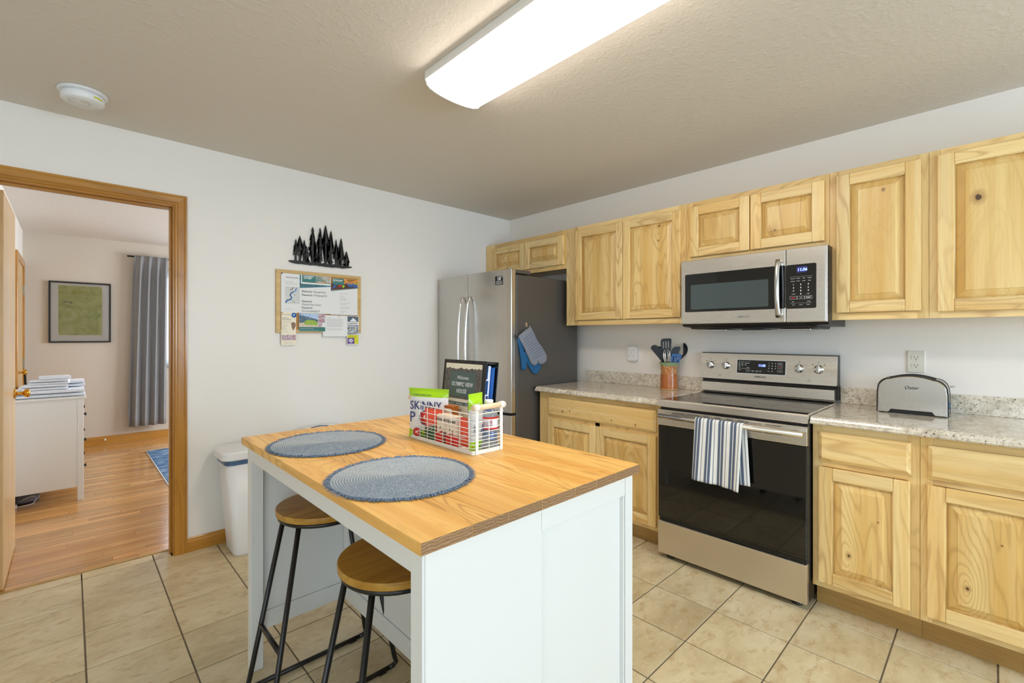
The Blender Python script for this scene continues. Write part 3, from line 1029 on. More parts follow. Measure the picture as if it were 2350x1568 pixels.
# warranty sticker
yy = -0.822
T = frame((-0.8835, yy, 1.700), (0.14, -1, 0), (0, 0, 1))
m = MB(T)
m.box(-0.037, 0.037, -0.032, 0.032, 0.0002, 0.0012)
st = emit('sticker', m, 'black', rd)
m = MB(T)
m.text('10', 0.036, 0, 0.002, 0.0014, 'CENTER', bold=0.0012)
m.text('YEAR', 0.008, 0.020, 0.022, 0.0014, 'LEFT')
m.text('WARRANTY', 0.0105, 0, -0.011, 0.0014, 'CENTER')
m.box(-0.034, 0.034, -0.0165, -0.0150, 0.0014, 0.0016)
m.text('COMPRESSOR', 0.0095, 0, -0.027, 0.0014, 'CENTER')
emit('lettering', m, 'white_print', rd)

# hook and mitts on the refrigerator's side
hk = MB()
hk.prism([(-0.712 + a, 1.362 + b) for a, b in rrect(0.020, 0.062, 0.0095, 5)], 'y', YF1 - 0.0035, YF1 - 0.0005)
hk.tube([(-0.712, -0.934, 1.342), (-0.712, -0.946, 1.336), (-0.712, -0.956, 1.342), (-0.712, -0.957, 1.354)], 0.0035, 8)
tag(emit('hook', hk, 'chrome'), 'small shiny adhesive hook on the refrigerator side holding oven mitts', 'hook')


def puff(outline, y0, th, n=3):
    """a padded flat shape: the outline bulges away from y0 towards the viewer"""
    cx = sum(p[0] for p in outline) / len(outline)
    cz = sum(p[1] for p in outline) / len(outline)
    m = MB()
    rings = []
    for k, (s_, d) in enumerate(((1.0, 0.0), (1.0, 0.35), (0.97, 0.75), (0.90, 1.0))):
        rings.append([(cx + (x - cx) * s_, y0 - th * d, cz + (z - cz) * s_) for x, z in outline])
    m.loft(rings, caps=True, smooth=True)
    return m

GREY = [(-0.816, 1.29), (-0.757, 1.326), (-0.691, 1.359), (-0.655, 1.312), (-0.624, 1.263), (-0.574, 1.215), (-0.529, 1.164), (-0.513, 1.135), (-0.513, 1.105), (-0.530, 1.088),
        (-0.554, 1.078), (-0.584, 1.077), (-0.606, 1.090), (-0.628, 1.120), (-0.622, 1.100), (-0.624, 1.082), (-0.643, 1.071), (-0.662, 1.074), (-0.686, 1.092),
        (-0.719, 1.149), (-0.766, 1.222)]
BLUE1 = [(-0.813, 1.28), (-0.784, 1.274), (-0.742, 1.172), (-0.714, 1.125), (-0.716, 1.089), (-0.723, 1.05), (-0.735, 1.041), (-0.751, 1.038), (-0.764, 1.043), (-0.770, 1.055), (-0.779, 1.131), (-0.793, 1.196)]
BLUE2 = [(-0.742, 1.175), (-0.632, 1.173), (-0.563, 1.09), (-0.561, 1.055), (-0.578, 1.022), (-0.600, 1.008), (-0.622, 1.003), (-0.652, 1.014), (-0.685, 1.051), (-0.709, 1.092), (-0.733, 1.142)]
t = thing('oven_mitt', 'blue silicone oven mitt hanging behind the grey one on the refrigerator side', 'oven mitt', (-0.69, -0.936, 1.14))
emit('palm', puff(BLUE2, -0.936, 0.012), 'mitt_blue', t)
emit('thumb', puff(BLUE1, -0.936, 0.014), 'mitt_blue', t)
t = thing('oven_mitt', 'grey quilted fabric oven mitt hanging in front of the blue one', 'oven mitt', (-0.66, -0.951, 1.2))
emit('quilted_shell', puff(GREY, -0.951, 0.016), 'mitt_grey', t)
m = MB()
for k in range(10):
    f_ = (k + 0.5) / 11
    a = Vector((-0.80 + 0.125 * f_ + 0.02, 0, 1.268 - 0.175 * f_))
    b = Vector((-0.672 + 0.145 * f_, 0, 1.338 - 0.20 * f_))
    m.tube([(a.x, -0.9672, a.z), ((a.x + b.x) / 2, -0.9678, (a.z + b.z) / 2), (b.x, -0.9672, b.z)], 0.0012, 5)
emit('quilting_seam', m, 'mitt_blue', t, (0.9, 1))['kind'] = 'stuff'
m = MB()
m.tube([(p[0], -0.958, p[1]) for p in GREY[:3]], 0.0035, 6)
m.tube([(p[0], -0.958, p[1]) for p in (GREY[0], GREY[-1], GREY[-2], GREY[-3], GREY[-4])], 0.0028, 6)
m.tube([(-0.700, -0.955, 1.352), (-0.704, -0.957, 1.368), (-0.697, -0.957, 1.372), (-0.690, -0.955, 1.358)], 0.002, 6)
emit('piping', m, 'mitt_grey', t, (1.1, 1.2))

# ------------------------------------------------------------------ range
RY0, RY1 = -1.974, -2.735
RC = (RY0 + RY1) / 2
rg = thing('kitchen_range', 'stainless steel electric range with black glass oven door and cooktop', 'stove', (-0.35, RC, 0))
emit('body', MB().box(-0.012, -0.640, RY1 + 0.001, RY0 - 0.001, 0.03, 0.900, 0.003), 'black', rg)
# cooktop
emit('cooktop', MB().box(-0.085, -0.650, RY1 + 0.008, RY0 - 0.008, 0.902, 0.9195, 0.001), 'cook_glass', rg)
m = MB()
m.prism([(-0.648, 0.881), (-0.668, 0.881), (-0.670, 0.884), (-0.667, 0.915), (-0.662, 0.9215), (-0.648, 0.9215)], 'y', RY1, RY0)
m.box(-0.085, -0.648, RY1, RY1 + 0.0075, 0.9, 0.9215, 0.001)
m.box(-0.085, -0.648, RY0 - 0.0075, RY0, 0.9, 0.9215, 0.001)
emit('cooktop_rim', m, 'steel_y', rg)
for nm, cx, cy, r in (('burner_ring', -0.50, RC + 0.19, 0.095), ('burner_ring', -0.49, RC - 0.19, 0.115), ('burner_ring', -0.24, RC + 0.19, 0.078), ('burner_ring', -0.24, RC - 0.19, 0.078), ('burner_ring', -0.27, RC, 0.055)):
    m = MB()
    for rr in (r, r * 0.66):
        m.lathe([(rr, 0), (rr + 0.0012, 0), (rr + 0.0012, 0.0002), (rr, 0.0002)], (cx, cy, 0.9196), 48, cap=False)
    emit(nm, m, 'grey_print', rg, (0.35, 0.4))
# oven door
od = emit('oven_door', MB().box(-0.642, -0.664, RY1 + 0.002, RY0 - 0.002, 0.238, 0.770, 0.002), 'black', rg)
emit('door_glass', MB().box(-0.664, -0.671, RY1 + 0.004, RY0 - 0.004, 0.240, 0.773, 0.0015), 'black_glass', od)
m = MB()
m.box(-0.642, -0.673, RY1, RY0, 0.775, 0.866, 0.003, 2)
emit('door_band', m, 'steel_y', od)
m = MB()
for k in range(10):
    m.box(-0.646, -0.668, RY1 - 0.0006, RY1 + 0.0006, 0.781 + 0.0085 * k, 0.7845 + 0.0085 * k)
emit('side_vents', m, 'black_matte', od)['kind'] = 'stuff'
for y in (-2.10, -2.19, -2.50, -2.59):
    for z in (0.853, 0.812):
        emit('vent_slot', MB().box(-0.6728, -0.6738, y - 0.036, y + 0.036, z, z + 0.0024), 'black_matte', od)
# inner window frame and rack seen dimly through the glass
m = MB()
m.tube([(-0.720, -2.005, 0.836), (-0.720, -2.730, 0.836)], 0.0135, 20)
emit('handle', m, 'steel_y', od)
m = MB()
for y in (-2.03, -2.70):
    m.box(-0.672, -0.722, y - 0.010, y + 0.010, 0.828, 0.844, 0.003)
emit('handle_bracket', m, 'steel_y', od)
emit('storage_drawer', MB().box(-0.642, -0.672, RY1 + 0.001, RY0 - 0.001, 0.030, 0.217, 0.004, 2), 'steel_drawer', rg)
emit('drawer_lip', MB().box(-0.642, -0.660, RY1 + 0.004, RY0 - 0.004, 0.219, 0.237, 0.002), 'black', rg)
for y in (-2.03, -2.68):
    emit('foot', MB().lathe([(0.024, 0), (0.026, 0.004), (0.022, 0.012), (0.012, 0.015), (0.012, 0.032)], (-0.615, y, 0), 16), 'black', rg)
# riser and control panel
emit('riser', MB().prism([(-0.02, 0.9215), (-0.086, 0.9215), (-0.096, 0.925), (-0.098, 0.935), (-0.094, 0.990), (-0.088, 0.996), (-0.02, 0.996)], 'y', RY1 + 0.010, RY0 - 0.006), 'steel_y', rg)
emit('riser_gap', MB().box(-0.02, -0.080, RY1 + 0.014, RY0 - 0.010, 0.996, 1.016), 'black', rg)
emit('panel_housing', MB().prism([(-0.012, 0.93), (-0.055, 0.93), (-0.060, 1.012), (-0.098, 1.012), (-0.078, 1.181), (-0.05, 1.184), (-0.012, 1.184)], 'y', RY1 - 0.001, RY0 + 0.001), 'black', rg)
PT = frame((-0.0965, 0, 1.014), (0, -1, 0), (0.0195, 0, 0.165))   # local u = -y, v up the sloped face
m = MB(PT)
m.prism([(a - RC, b + 0.0825) for a, b in rrect(0.768, 0.165, 0.006, 3)], 'z', 0.0005, 0.0045)
cp = emit('control_panel', m, 'steel_y', rg)
m = MB(PT)
m.prism([(a, b + 0.0865) for a, b in rrect(0.280, 0.089, 0.005, 3, 2.3445)], 'z', 0.0046, 0.0056)
emit('display_trim', m, 'white_plastic', cp)
m = MB(PT)
m.prism([(a, b + 0.0865) for a, b in rrect(0.274, 0.083, 0.004, 3, 2.3445)], 'z', 0.0057, 0.0066)
emit('display_glass', m, 'black_glass', cp)
m = MB(PT)
m.box(2.332, 2.374, 0.088, 0.106, 0.0067, 0.0069)
emit('display_window', m, 'digit_glow', cp)
m = MB(PT)
m.text('11:35', 0.0185, 2.353, 0.0905, 0.0071, 'CENTER', bold=0.0005)
emit('clock_digits', m, 'digits', cp)
m = MB(PT)
w_ = 0.0068
m.text('OVEN CONTROL', 0.0042, 2.216, 0.117, w_)
m.box(2.250, 2.286, 0.1185, 0.119, w_, w_ + 0.0002)
for u_, s_ in ((2.215, 'Bake'), (2.233, 'Broil'), (2.252, 'Warm'), (2.267, 'Proof')):
    m.text(s_, 0.0058, u_, 0.106, w_, bold=0.0001)
for u_, s_ in ((2.215, 'Conv'), (2.233, 'Slow'), (2.252, 'Self')):
    m.text(s_, 0.0054, u_, 0.098, w_)
    m.text('Cook', 0.0054, u_, 0.0925, w_)
m.text('TIMER', 0.0056, 2.214, 0.083, w_)
m.text('Timer on', 0.0056, 2.214, 0.073, w_)
m.text('Delay start', 0.0056, 2.237, 0.073, w_)
m.text('Options', 0.0056, 2.214, 0.063, w_)
for a, b, c, d in ((2.262, 2.284, 0.054, 0.0545), (2.262, 2.284, 0.079, 0.0795), (2.262, 2.2625, 0.054, 0.079), (2.2835, 2.284, 0.054, 0.079)):
    m.box(a, b, c, d, w_, w_ + 0.0002)
for v_, s_ in ((0.081, 'Oven'), (0.072, 'Light'), (0.062, 'On Off')):
    m.text(s_, 0.0054, 2.273, v_, w_, 'CENTER')
for u_, s_, s2 in ((2.294, 'Kitchen', 'Timer'), (2.317, 'Cooking', 'Time'), (2.340, 'Clock', 'Set')):
    m.text(s_, 0.0056, u_, 0.061, w_)
    m.text(s2, 0.0056, u_, 0.0555, w_)
for r_ in range(3):
    for c_ in range(3):
        m.text(str(r_ * 3 + c_ + 1), 0.0085, 2.392 + 0.018 * c_, 0.109 - 0.0155 * r_, w_, 'CENTER', bold=0.0003)
m.text('Clear', 0.0058, 2.392, 0.062, w_, 'CENTER')
m.text('0', 0.0085, 2.410, 0.061, w_, 'CENTER', bold=0.0003)
for v_ in (0.104, 0.083, 0.061):
    for a, b, c, d in ((2.440, 2.466, v_, v_ + 0.0007), (2.440, 2.466, v_ + 0.013, v_ + 0.0137), (2.440, 2.4407, v_, v_ + 0.013), (2.4653, 2.466, v_, v_ + 0.013)):
        m.box(a, b, c, d, w_, w_ + 0.0002)
m.text('START', 0.006, 2.453, 0.108, w_, 'CENTER')
m.text('SET', 0.006, 2.453, 0.0645, w_, 'CENTER')
emit('key_lettering', m, 'white_print', cp)
m = MB(PT)
m.text('OFF', 0.0075, 2.453, 0.0865, w_, 'CENTER', bold=0.0002)
emit('red_lettering', m, 'red', cp)
m = MB(PT)
m.text('SAMSUNG', 0.0140, 2.3435, 0.0215, 0.0047, 'CENTER', bold=0.0003, sx=1.02)
m.text('WARMING', 0.0045, 2.103, 0.017, 0.0047, 'CENTER')
m.box(2.101, 2.105, 0.024, 0.028, 0.0047, 0.005)
m.text('HOT SURFACE', 0.0045, 2.603, 0.017, 0.0047, 'CENTER')
m.box(2.601, 2.605, 0.024, 0.028, 0.0047, 0.005)
KN = (2.039, 2.138, 2.553, 2.650)
for u_ in KN:
    m.text('OFF', 0.0055, u_, 0.118, 0.0047, 'CENTER')
    m.box(u_ - 0.002, u_ + 0.002, 0.128, 0.132, 0.0047, 0.005)
    for k in range(11):
        a = math.radians(215 - 25 * k * 1.0) if k < 11 else 0
        if abs(math.degrees(a) - 90) < 15:
            continue
        m.box(u_ + 0.031 * math.cos(a) - 0.0009, u_ + 0.031 * math.cos(a) + 0.0009, 0.0885 + 0.031 * math.sin(a) - 0.0011, 0.0885 + 0.031 * math.sin(a) + 0.0011, 0.0047, 0.0049)
for u_ in (2.010, 2.068, 2.621, 2.679):
    m.box(u_ - 0.0025, u_ + 0.0025, 0.113, 0.118, 0.0047, 0.005)
emit('panel_lettering', m, 'dark_print', cp)
for u_ in KN:
    T = PT @ Matrix.Translation((u_, 0.0885, 0.0046))
    m = MB(T)
    m.lathe([(0.0245, 0), (0.0245, 0.002), (0.0225, 0.0035), (0.0215, 0.014), (0.019, 0.017), (0, 0.0175)], (0, 0, 0), 32)
    kn = emit('control_knob', m, 'chrome', cp)
    m = MB(T)
    m.box(-0.0075, 0.0075, -0.021, 0.022, 0.012, 0.028, 0.003, 2)
    emit('knob_grip', m, 'steel_z', kn)

# ------------------------------------------------------------------ towel on the oven handle
def towel(fn_w):
    m = MB()
    yL, yR = -2.226, -2.468
    def f(u, v):
        # u across, v: 0 front hem .. 1 back hem, over the bar
        y = yL + (yR - yL) * u
        Lf, Lb = 0.315, 0.30
        s_ = v * (Lf + Lb + 0.055)
        if s_ < Lf:
            d = Lf - s_
            x, z = -0.7375, 0.838 - d
            k = d / Lf
            x += -0.010 * k * math.sin(u * 8.0) - 0.004 * k - 0.004 * k * math.sin(u * 21)
            y += 0.024 * k * (1 - u) + 0.024 * k * u * 0.9 - 0.010 * k
            z -= 0.012 * u * k
        elif s_ < Lf + 0.055:
            a = (s_ - Lf) / 0.055 * math.pi
            x, z = -0.720 - 0.0175 * math.cos(a), 0.838 + 0.0175 * math.sin(a)
        else:
            d = s_ - Lf - 0.055
            k = d / Lb
            x, z = -0.7025 + 0.004 * k * math.sin(u * 7), 0.838 - d
            y += -0.010 - 0.016 * k
        if s_ >= Lf:
            y -= 0.0
        return (x, y, z)
    m.grid(f, 40, 60, uv=True)
    return m
tw = emit('dish_towel', towel(0), 'stripes')
md = tw.modifiers.new('thickness', 'SOLIDIFY')
md.thickness = 0.0022
tag(tw, 'blue and white striped dish towel hanging over the oven door handle', 'towel')

# ------------------------------------------------------------------ microwave
MY0, MY1 = -1.985, -2.752
mw = thing('microwave', 'stainless steel over-the-range microwave with black glass window and clock', 'microwave', (-0.2, -2.37, 1.36))
emit('body', MB().prism([(-0.003, 1.345), (-0.30, 1.345), (-0.37, 1.352), (-0.376, 1.362), (-0.376, 1.7555), (-0.003, 1.7555)], 'y', MY1 - 0.006, MY0 + 0.002), 'black', mw)
dr = emit('door', MB().box(-0.376, -0.400, -2.5685, MY0, 1.366, 1.757, 0.004, 2), 'steel_y', mw)
MT = frame((-0.400, 0, 0), (0, -1, 0), (0, 0, 1))
m = MB(MT)
m.prism([(a, b) for a, b in rrect(0.5565, 0.232, 0.008, 4, 2.2895, 1.5555)], 'z', 0.0003, 0.0018)
emit('window_glass', m, 'black_glass', dr)
m = MB(MT)
m.prism([(a, b) for a, b in rrect(0.437, 0.150, 0.004, 3, 2.266, 1.530)], 'z', 0.0019, 0.0023)
emit('viewing_screen', m, 'micro_window', dr)
cpn = emit('control_side', MB().box(-0.376, -0.400, MY1, -2.5705, 1.366, 1.757, 0.004, 2), 'steel_y', mw)
emit('edge_trim', MB().box(-0.3765, -0.399, MY1 - 0.004, MY1 - 0.0002, 1.366, 1.757, 0.0015), 'chrome', mw)
m = MB(MT)
m.prism([(a, b) for a, b in rrect(0.137, 0.232, 0.008, 4, 2.641, 1.5535)], 'z', 0.0003, 0.0018)
emit('keypad_glass', m, 'black_glass', cpn)
m = MB()
pts = []
for k in range(17):
    s_ = k / 16
    pts.append((-0.402 - 0.038 * math.sin(math.pi * (0.06 + 0.88 * s_)) ** 0.55, -2.537, 1.395 + 0.305 * s_))
m.tube(pts, 0.0125, 14)
emit('handle', m, 'steel_z', dr)
m = MB(MT)
m.text('SAMSUNG', 0.0150, 2.354, 1.3975, 0.0004, 'CENTER', bold=0.0002)
emit('logo_lettering', m, 'grey_print', dr)
m = MB(MT)
m.box(2.621, 2.667, 1.626, 1.6565, 0.0019, 0.0021)
emit('clock_window', m, 'digit_glow', cpn)
m = MB(MT)
m.text('11:36', 0.0205, 2.646, 1.634, 0.0023, 'CENTER', bold=0.0006, shear=0.15)
emit('clock_digits', m, 'digits', cpn)
m = MB(MT)
w_ = 0.0020
m.box(2.592, 2.692, 1.6045, 1.605, w_, w_ + 0.0002)
for c_, s_ in enumerate(('Popcorn', 'Potato', 'Pizza', 'Reheat')):
    m.text(s_, 0.0062, 2.603 + 0.0255 * c_, 1.594, w_, 'CENTER')
for c_, s_ in enumerate(('Defrost', 'Power', 'Cook', 'Keep')):
    m.text(s_, 0.0062, 2.603 + 0.0255 * c_, 1.580, w_, 'CENTER')
for r_ in range(3):
    for c_ in range(3):
        m.text(str(r_ * 3 + c_ + 1), 0.0105, 2.606 + 0.034 * c_, 1.560 - 0.0165 * r_, w_, 'CENTER', bold=0.0004)
m.text('0', 0.0105, 2.640, 1.5105, w_, 'CENTER', bold=0.0004)
m.text('Sound', 0.0062, 2.606, 1.512, w_, 'CENTER')
m.text('Light', 0.0062, 2.674, 1.512, w_, 'CENTER')
for a, b in ((2.589, 2.622), (2.623, 2.656), (2.657, 2.691)):
    for q in ((a, b, 1.4865, 1.4872), (a, b, 1.5015, 1.5022), (a, a + 0.0007, 1.4865, 1.5022), (b - 0.0007, b, 1.4865, 1.5022)):
        m.box(*q, w_, w_ + 0.0002)
m.text('+30', 0.0075, 2.6395, 1.4915, w_, 'CENTER')
m.text('START', 0.0075, 2.674, 1.4915, w_, 'CENTER', bold=0.0003)
m.text('Eco', 0.0062, 2.604, 1.472, w_, 'CENTER')
m.text('Clock', 0.0062, 2.676, 1.472, w_, 'CENTER')
m.box(2.590, 2.620, 1.4655, 1.466, w_, w_ + 0.0002)
m.box(2.625, 2.690, 1.4655, 1.466, w_, w_ + 0.0002)
for c_, s_ in enumerate(('Vent', 'Lamp', 'Timer')):
    m.text(s_, 0.0064, 2.606 + 0.034 * c_, 1.455, w_, 'CENTER')
emit('key_lettering', m, 'white_print', cpn)
m = MB(MT)
m.text('STOP', 0.0075, 2.6055, 1.4915, w_, 'CENTER', bold=0.0003)
emit('red_lettering', m, 'red', cpn)
# underside: grilles and lamp
m = MB()
m.prism([(-0.06, 1.345), (-0.355, 1.3495), (-0.33, 1.336), (-0.09, 1.330)], 'y', -2.70, -2.02)
ub = emit('underside', m, 'black', mw)
for ya, yb in ((-2.07, -2.22), (-2.50, -2.66)):
    m = MB()
    m.box(-0.12, -0.30, yb, ya, 1.3265, 1.332, 0.001)
    g_ = emit('vent_filter', m, 'chrome', ub)
m = MB()
m.box(-0.13, -0.27, -2.42, -2.30, 1.3275, 1.3325, 0.002)
emit('lamp_lens', m, 'micro_window', ub)

# ------------------------------------------------------------------ toaster
tt = thing('toaster', 'brushed steel long-slot toaster with black trim on the right worktop', 'toaster', (-0.18, -3.063, 0.9142))
TX_F, TX_B = -0.236, -0.118
def tprof(i=0.0, foot=True):
    """outline in (y, z)"""
    w, h = 0.266 - 2 * i, 0.186 - i
    y0, zb = -2.930 - i, 0.918 + (i if not foot else 0)
    pts = []
    def P_(u, v):
        pts.append((y0 - u * w, zb + v * h))
    P_(0, 0)
    P_(0.005, 0.55)
    for k in range(0, 10):
        a = k / 9 * math.pi / 2
        P_(0.012 + 0.17 * (1 - math.cos(a)), 0.62 + 0.29 * math.sin(a))
    for k in range(1, 12):
        u = 0.182 + 0.636 * k / 12
        P_(u, 0.91 + 0.09 * math.sin(math.pi * k / 12) ** 0.9)
    for k in range(9, -1, -1):
        a = k / 9 * math.pi / 2
        P_(0.988 - 0.17 * (1 - math.cos(a)), 0.62 + 0.29 * math.sin(a))
    P_(0.995, 0.55)
    P_(1, 0)
    if foot:
        P_(0.84, 0.0)
        P_(0.80, 0.085)
        P_(0.20, 0.085)
        P_(0.16, 0.0)
    return pts
emit('rim', MB().prism(tprof(0.0), 'x', TX_F + 0.007, TX_F), 'black', tt)
emit('rim', MB().prism(tprof(0.0), 'x', TX_B - 0.005, TX_B + 0.002), 'black', tt)
emit('shell', MB().prism([(-3.063 + (a + 3.063) * 1.0, b) for a, b in tprof(0.002, True)], 'x', TX_B - 0.0055, TX_F + 0.0075), 'steel_z', tt)
m = MB()
pin = tprof(0.0045)
m.loft([[(TX_F - 0.0005, a, b) for a, b in pin], [(TX_F - 0.003, a, b) for a, b in pin], [(TX_F - 0.007, -3.063 + (a + 3.063) * 0.975, 1.01 + (b - 1.01) * 0.97) for a, b in pin]], smooth=False)
emit('front_panel', m, 'steel_z', tt)
m = MB()
arc_ = [(-3.063 + 0.085 * t_ / 8, 1.0895 + 0.0155 * math.cos(t_ / 8 * math.pi / 2)) for t_ in range(-8, 9)]
m.prism(arc_ + [(a, b - 0.006) for a, b in arc_[::-1]], 'x', -0.165, -0.190)
emit('slot', m, 'black_matte', tt)
m = MB(frame((-0.2432, -3.063, 1.037), (0, -1, 0), (0, 0, 1)))
m.text('Oster', 0.0215, 0, 0, 0.0002, 'CENTER', shear=0.35, bold=0.0003)
emit('logo_lettering', m, 'dark_print', tt)
m = MB()
m.box(-0.168, -0.188, -3.197, -3.213, 1.052, 1.060, 0.002)
emit('lever', m, 'chrome', tt)
m = MB()
m.lathe([(0.016, 0), (0.016, 0.006), (0.013, 0.008), (0.013, 0.018), (0, 0.019)], (0, 0, 0), 20, 'z')
m2 = MB(frame((-0.177, -3.196, 0.965), (-1, 0, 0), (0, 0, 1)))
m.bm.free()
m2.lathe([(0.016, 0), (0.016, 0.006), (0.013, 0.008), (0.013, 0.018), (0, 0.019)], (0, 0, 0), 20, 'z')
emit('browning_knob', m2, 'mitt_blue', tt, (0.3, 0.3))
emit('base', MB().box(TX_B - 0.008, TX_F + 0.010, -3.185, -2.941, 0.9142, 0.934, 0.002), 'black', tt)

# ------------------------------------------------------------------ crock and utensils
CX_, CY_ = -0.101, -1.748
ck = emit('utensil_crock', MB().lathe([(0.0, 0.0), (0.058, 0.0), (0.0615, 0.004)] +
          [(0.0600 + (0.0014 if k % 2 else -0.0006) - 0.0035 * (k / 16), 0.010 + 0.0058 * k) for k in range(17)] +
          [(0.0565, 0.112), (0.0562, 0.140), (0.0575, 0.165), (0.061, 0.180), (0.0665, 0.189), (0.0680, 0.192), (0.0655, 0.193), (0.058, 0.184), (0.053, 0.165),
           (0.052, 0.02), (0, 0.018)], (0, 0, 0), 48), 'crock')
ck.location = (CX_, CY_, 0.9142)
tag(ck, 'brown glazed stoneware crock with carved band and green rim holding utensils', 'crock')
VR = Vector((0.7222, -0.6917, 0))


def uten(name, label, lean_u, pts, th, mat, back, stem_to=None, holes=None, cat='utensil'):
    """flat head in a vertical plane turned to the room's middle; pts in metres: (sideways, height)"""
    T = frame((CX_ + 0.6917 * back, CY_ + 0.7222 * back, 0), VR, (0, 0, 1))
    t = thing(name, label, cat, (CX_ + 0.6917 * back, CY_ + 0.7222 * back, 0.935), 'utensils in the crock')
    m = MB(T)
    m.prism(pts, 'z', -th / 2, th / 2)
    h = emit('head', m, mat, t)
    if stem_to:
        m = MB(T)
        m.tube([(stem_to[0], stem_to[1], 0), (stem_to[2], stem_to[3], 0)], [0.0055, 0.0045], 8)
        emit('handle', m, mat, t)
    if holes:
        m = MB(T)
        for a, b, c, d in holes:
            m.prism([(a - 0.0032, b), (a + 0.0032, b), (c + 0.0032, d), (c - 0.0032, d)], 'z', -th / 2 - 0.0004, th / 2 + 0.0004)
        emit('slots', m, 'white_plastic', t)
    return t
# slotted heads are built of bars so that the slots are real gaps
def slotted(pts_fn, label, bars, mat, back, stem, cat='utensil'):
    T = frame((CX_ + 0.6917 * back, CY_ + 0.7222 * back, 0), VR, (0, 0, 1))
    t = thing('slotted_turner', label, cat, (CX_ + 0.6917 * back, CY_ + 0.7222 * back, 0.935), 'utensils in the crock')
    m = MB(T)
    for poly in bars:
        m.prism(poly, 'z', -0.0015, 0.0015)
    emit('head', m, mat, t)
    m = MB(T)
    m.tube([(stem[0], stem[1], 0), (stem[2], stem[3], 0)], [0.0055, 0.0045], 8)
    emit('handle', m, mat, t)
    return t
M['nylon'] = plain('navy_black_nylon', srgb(9, 15, 24), 0.5)
M['nylon_blue'] = plain('blue_nylon', srgb(8, 84, 150), 0.45)
M['nylon_grey'] = plain('charcoal_nylon', srgb(20, 20, 21), 0.6)
slotted(None, 'tall navy slotted turner standing upright in the crock, the highest utensil', [
    [(-0.0512, 1.205), (-0.0512, 1.258), (-0.046, 1.268), (-0.034, 1.274), (0.0176, 1.2755), (0.0225, 1.270), (0.0245, 1.2596), (0.0205, 1.205), (0.019, 1.257), (-0.045, 1.251)],
    [(-0.0512, 1.200), (-0.051, 1.253), (-0.0375, 1.253), (-0.0345, 1.200)],
    [(-0.0285, 1.198), (-0.0300, 1.256), (-0.0190, 1.256), (-0.0160, 1.198)],
    [(-0.0090, 1.198), (-0.0110, 1.258), (-0.0020, 1.258), (0.0010, 1.198)],
    [(0.0080, 1.198), (0.0055, 1.258), (0.0240, 1.258), (0.0205, 1.198)],
    [(-0.0512, 1.203), (0.0207, 1.203), (0.0160, 1.182), (0.005, 1.168), (-0.020, 1.168), (-0.040, 1.180)]], 'nylon', 0.020, (-0.008, 1.172, 0.0, 0.95))
uten('spatula', 'charcoal spatula leaning far left in the crock', 0, [(-0.1297, 1.2045), (-0.1228, 1.2211), (-0.110, 1.228), (-0.0981, 1.2293), (-0.086, 1.225), (-0.076, 1.2183), (-0.043, 1.1853), (-0.040, 1.150), (-0.0485, 1.106),
      (-0.056, 1.116), (-0.072, 1.136)], 0.003, 'nylon_grey', 0.0, (-0.050, 1.115, -0.010, 0.95))
uten('spatula', 'dark navy curved spatula between the tall turner and the spoon', 0, [(0.0149, 1.160), (0.020, 1.186), (0.0314, 1.2045), (0.042, 1.213), (0.0540, 1.217), (0.0865, 1.2169), (0.0727, 1.160), (0.05, 1.13), (0.03, 1.12)],
     0.003, 'nylon', 0.015, (0.04, 1.13, 0.01, 0.95))
uten('spatula', 'small dark spatula mostly hidden behind the left side of the crock utensils', 0, [(-0.072, 1.212), (-0.060, 1.218), (-0.048, 1.217), (-0.03, 1.18), (-0.03, 1.12), (-0.05, 1.15)], 0.003, 'nylon_grey', 0.035, (-0.035, 1.15, 0.0, 0.95))
slotted(None, 'short bright blue slotted turner at the front of the crock', [
    [(0.0070, 1.152), (0.008, 1.1665), (0.0775, 1.1650), (0.0796, 1.1577), (0.0775, 1.151)],
    [(0.0068, 1.154), (0.0200, 1.154), (0.0120, 1.100), (0.0015, 1.100)],
    [(0.0270, 1.154), (0.0385, 1.154), (0.0290, 1.100), (0.0195, 1.100)],
    [(0.0455, 1.154), (0.0570, 1.154), (0.0450, 1.100), (0.0360, 1.100)],
    [(0.0640, 1.154), (0.0790, 1.154), (0.0600, 1.100), (0.0510, 1.100)],
    [(0.0015, 1.103), (0.0600, 1.103), (0.045, 1.080), (0.02, 1.080)]], 'nylon_blue', -0.030, (0.030, 1.085, 0.005, 0.95))
# ladle-like spoon on the right: a real bowl
T = frame((CX_ + 0.6917 * 0.01, CY_ + 0.7222 * 0.01, 0), VR, (0, 0, 1))
t = thing('serving_spoon', 'navy serving spoon leaning right out of the crock, bowl seen edge on', 'utensil', (CX_, CY_, 0.935), 'utensils in the crock')
m = MB(T)
def bowl(u, v):
    a = u * 2 * math.pi
    r = v
    yy = 0.046 * r * math.sin(a)
    xx = 0.0165 * r * math.cos(a)
    return (0.113 + xx + 0.006 * math.sin(v * 1.2) + 0.010 * math.cos(math.pi * yy / 0.09) - 0.010, 1.198 + yy, -0.018 * (1 - r * r) + 0.006)
m.grid(bowl, 24, 6, closed_u=True)
h_ = emit('bowl', m, 'nylon', t)
h_.modifiers.new('thickness', 'SOLIDIFY').thickness = 0.003
m = MB(T)
m.tube([(0.106, 1.158, 0.004), (0.092, 1.138, 0.002), (0.068, 1.115, 0), (0.020, 0.95, 0)], [0.008, 0.0055, 0.005, 0.0045], 8)
emit('handle', m, 'nylon', t)
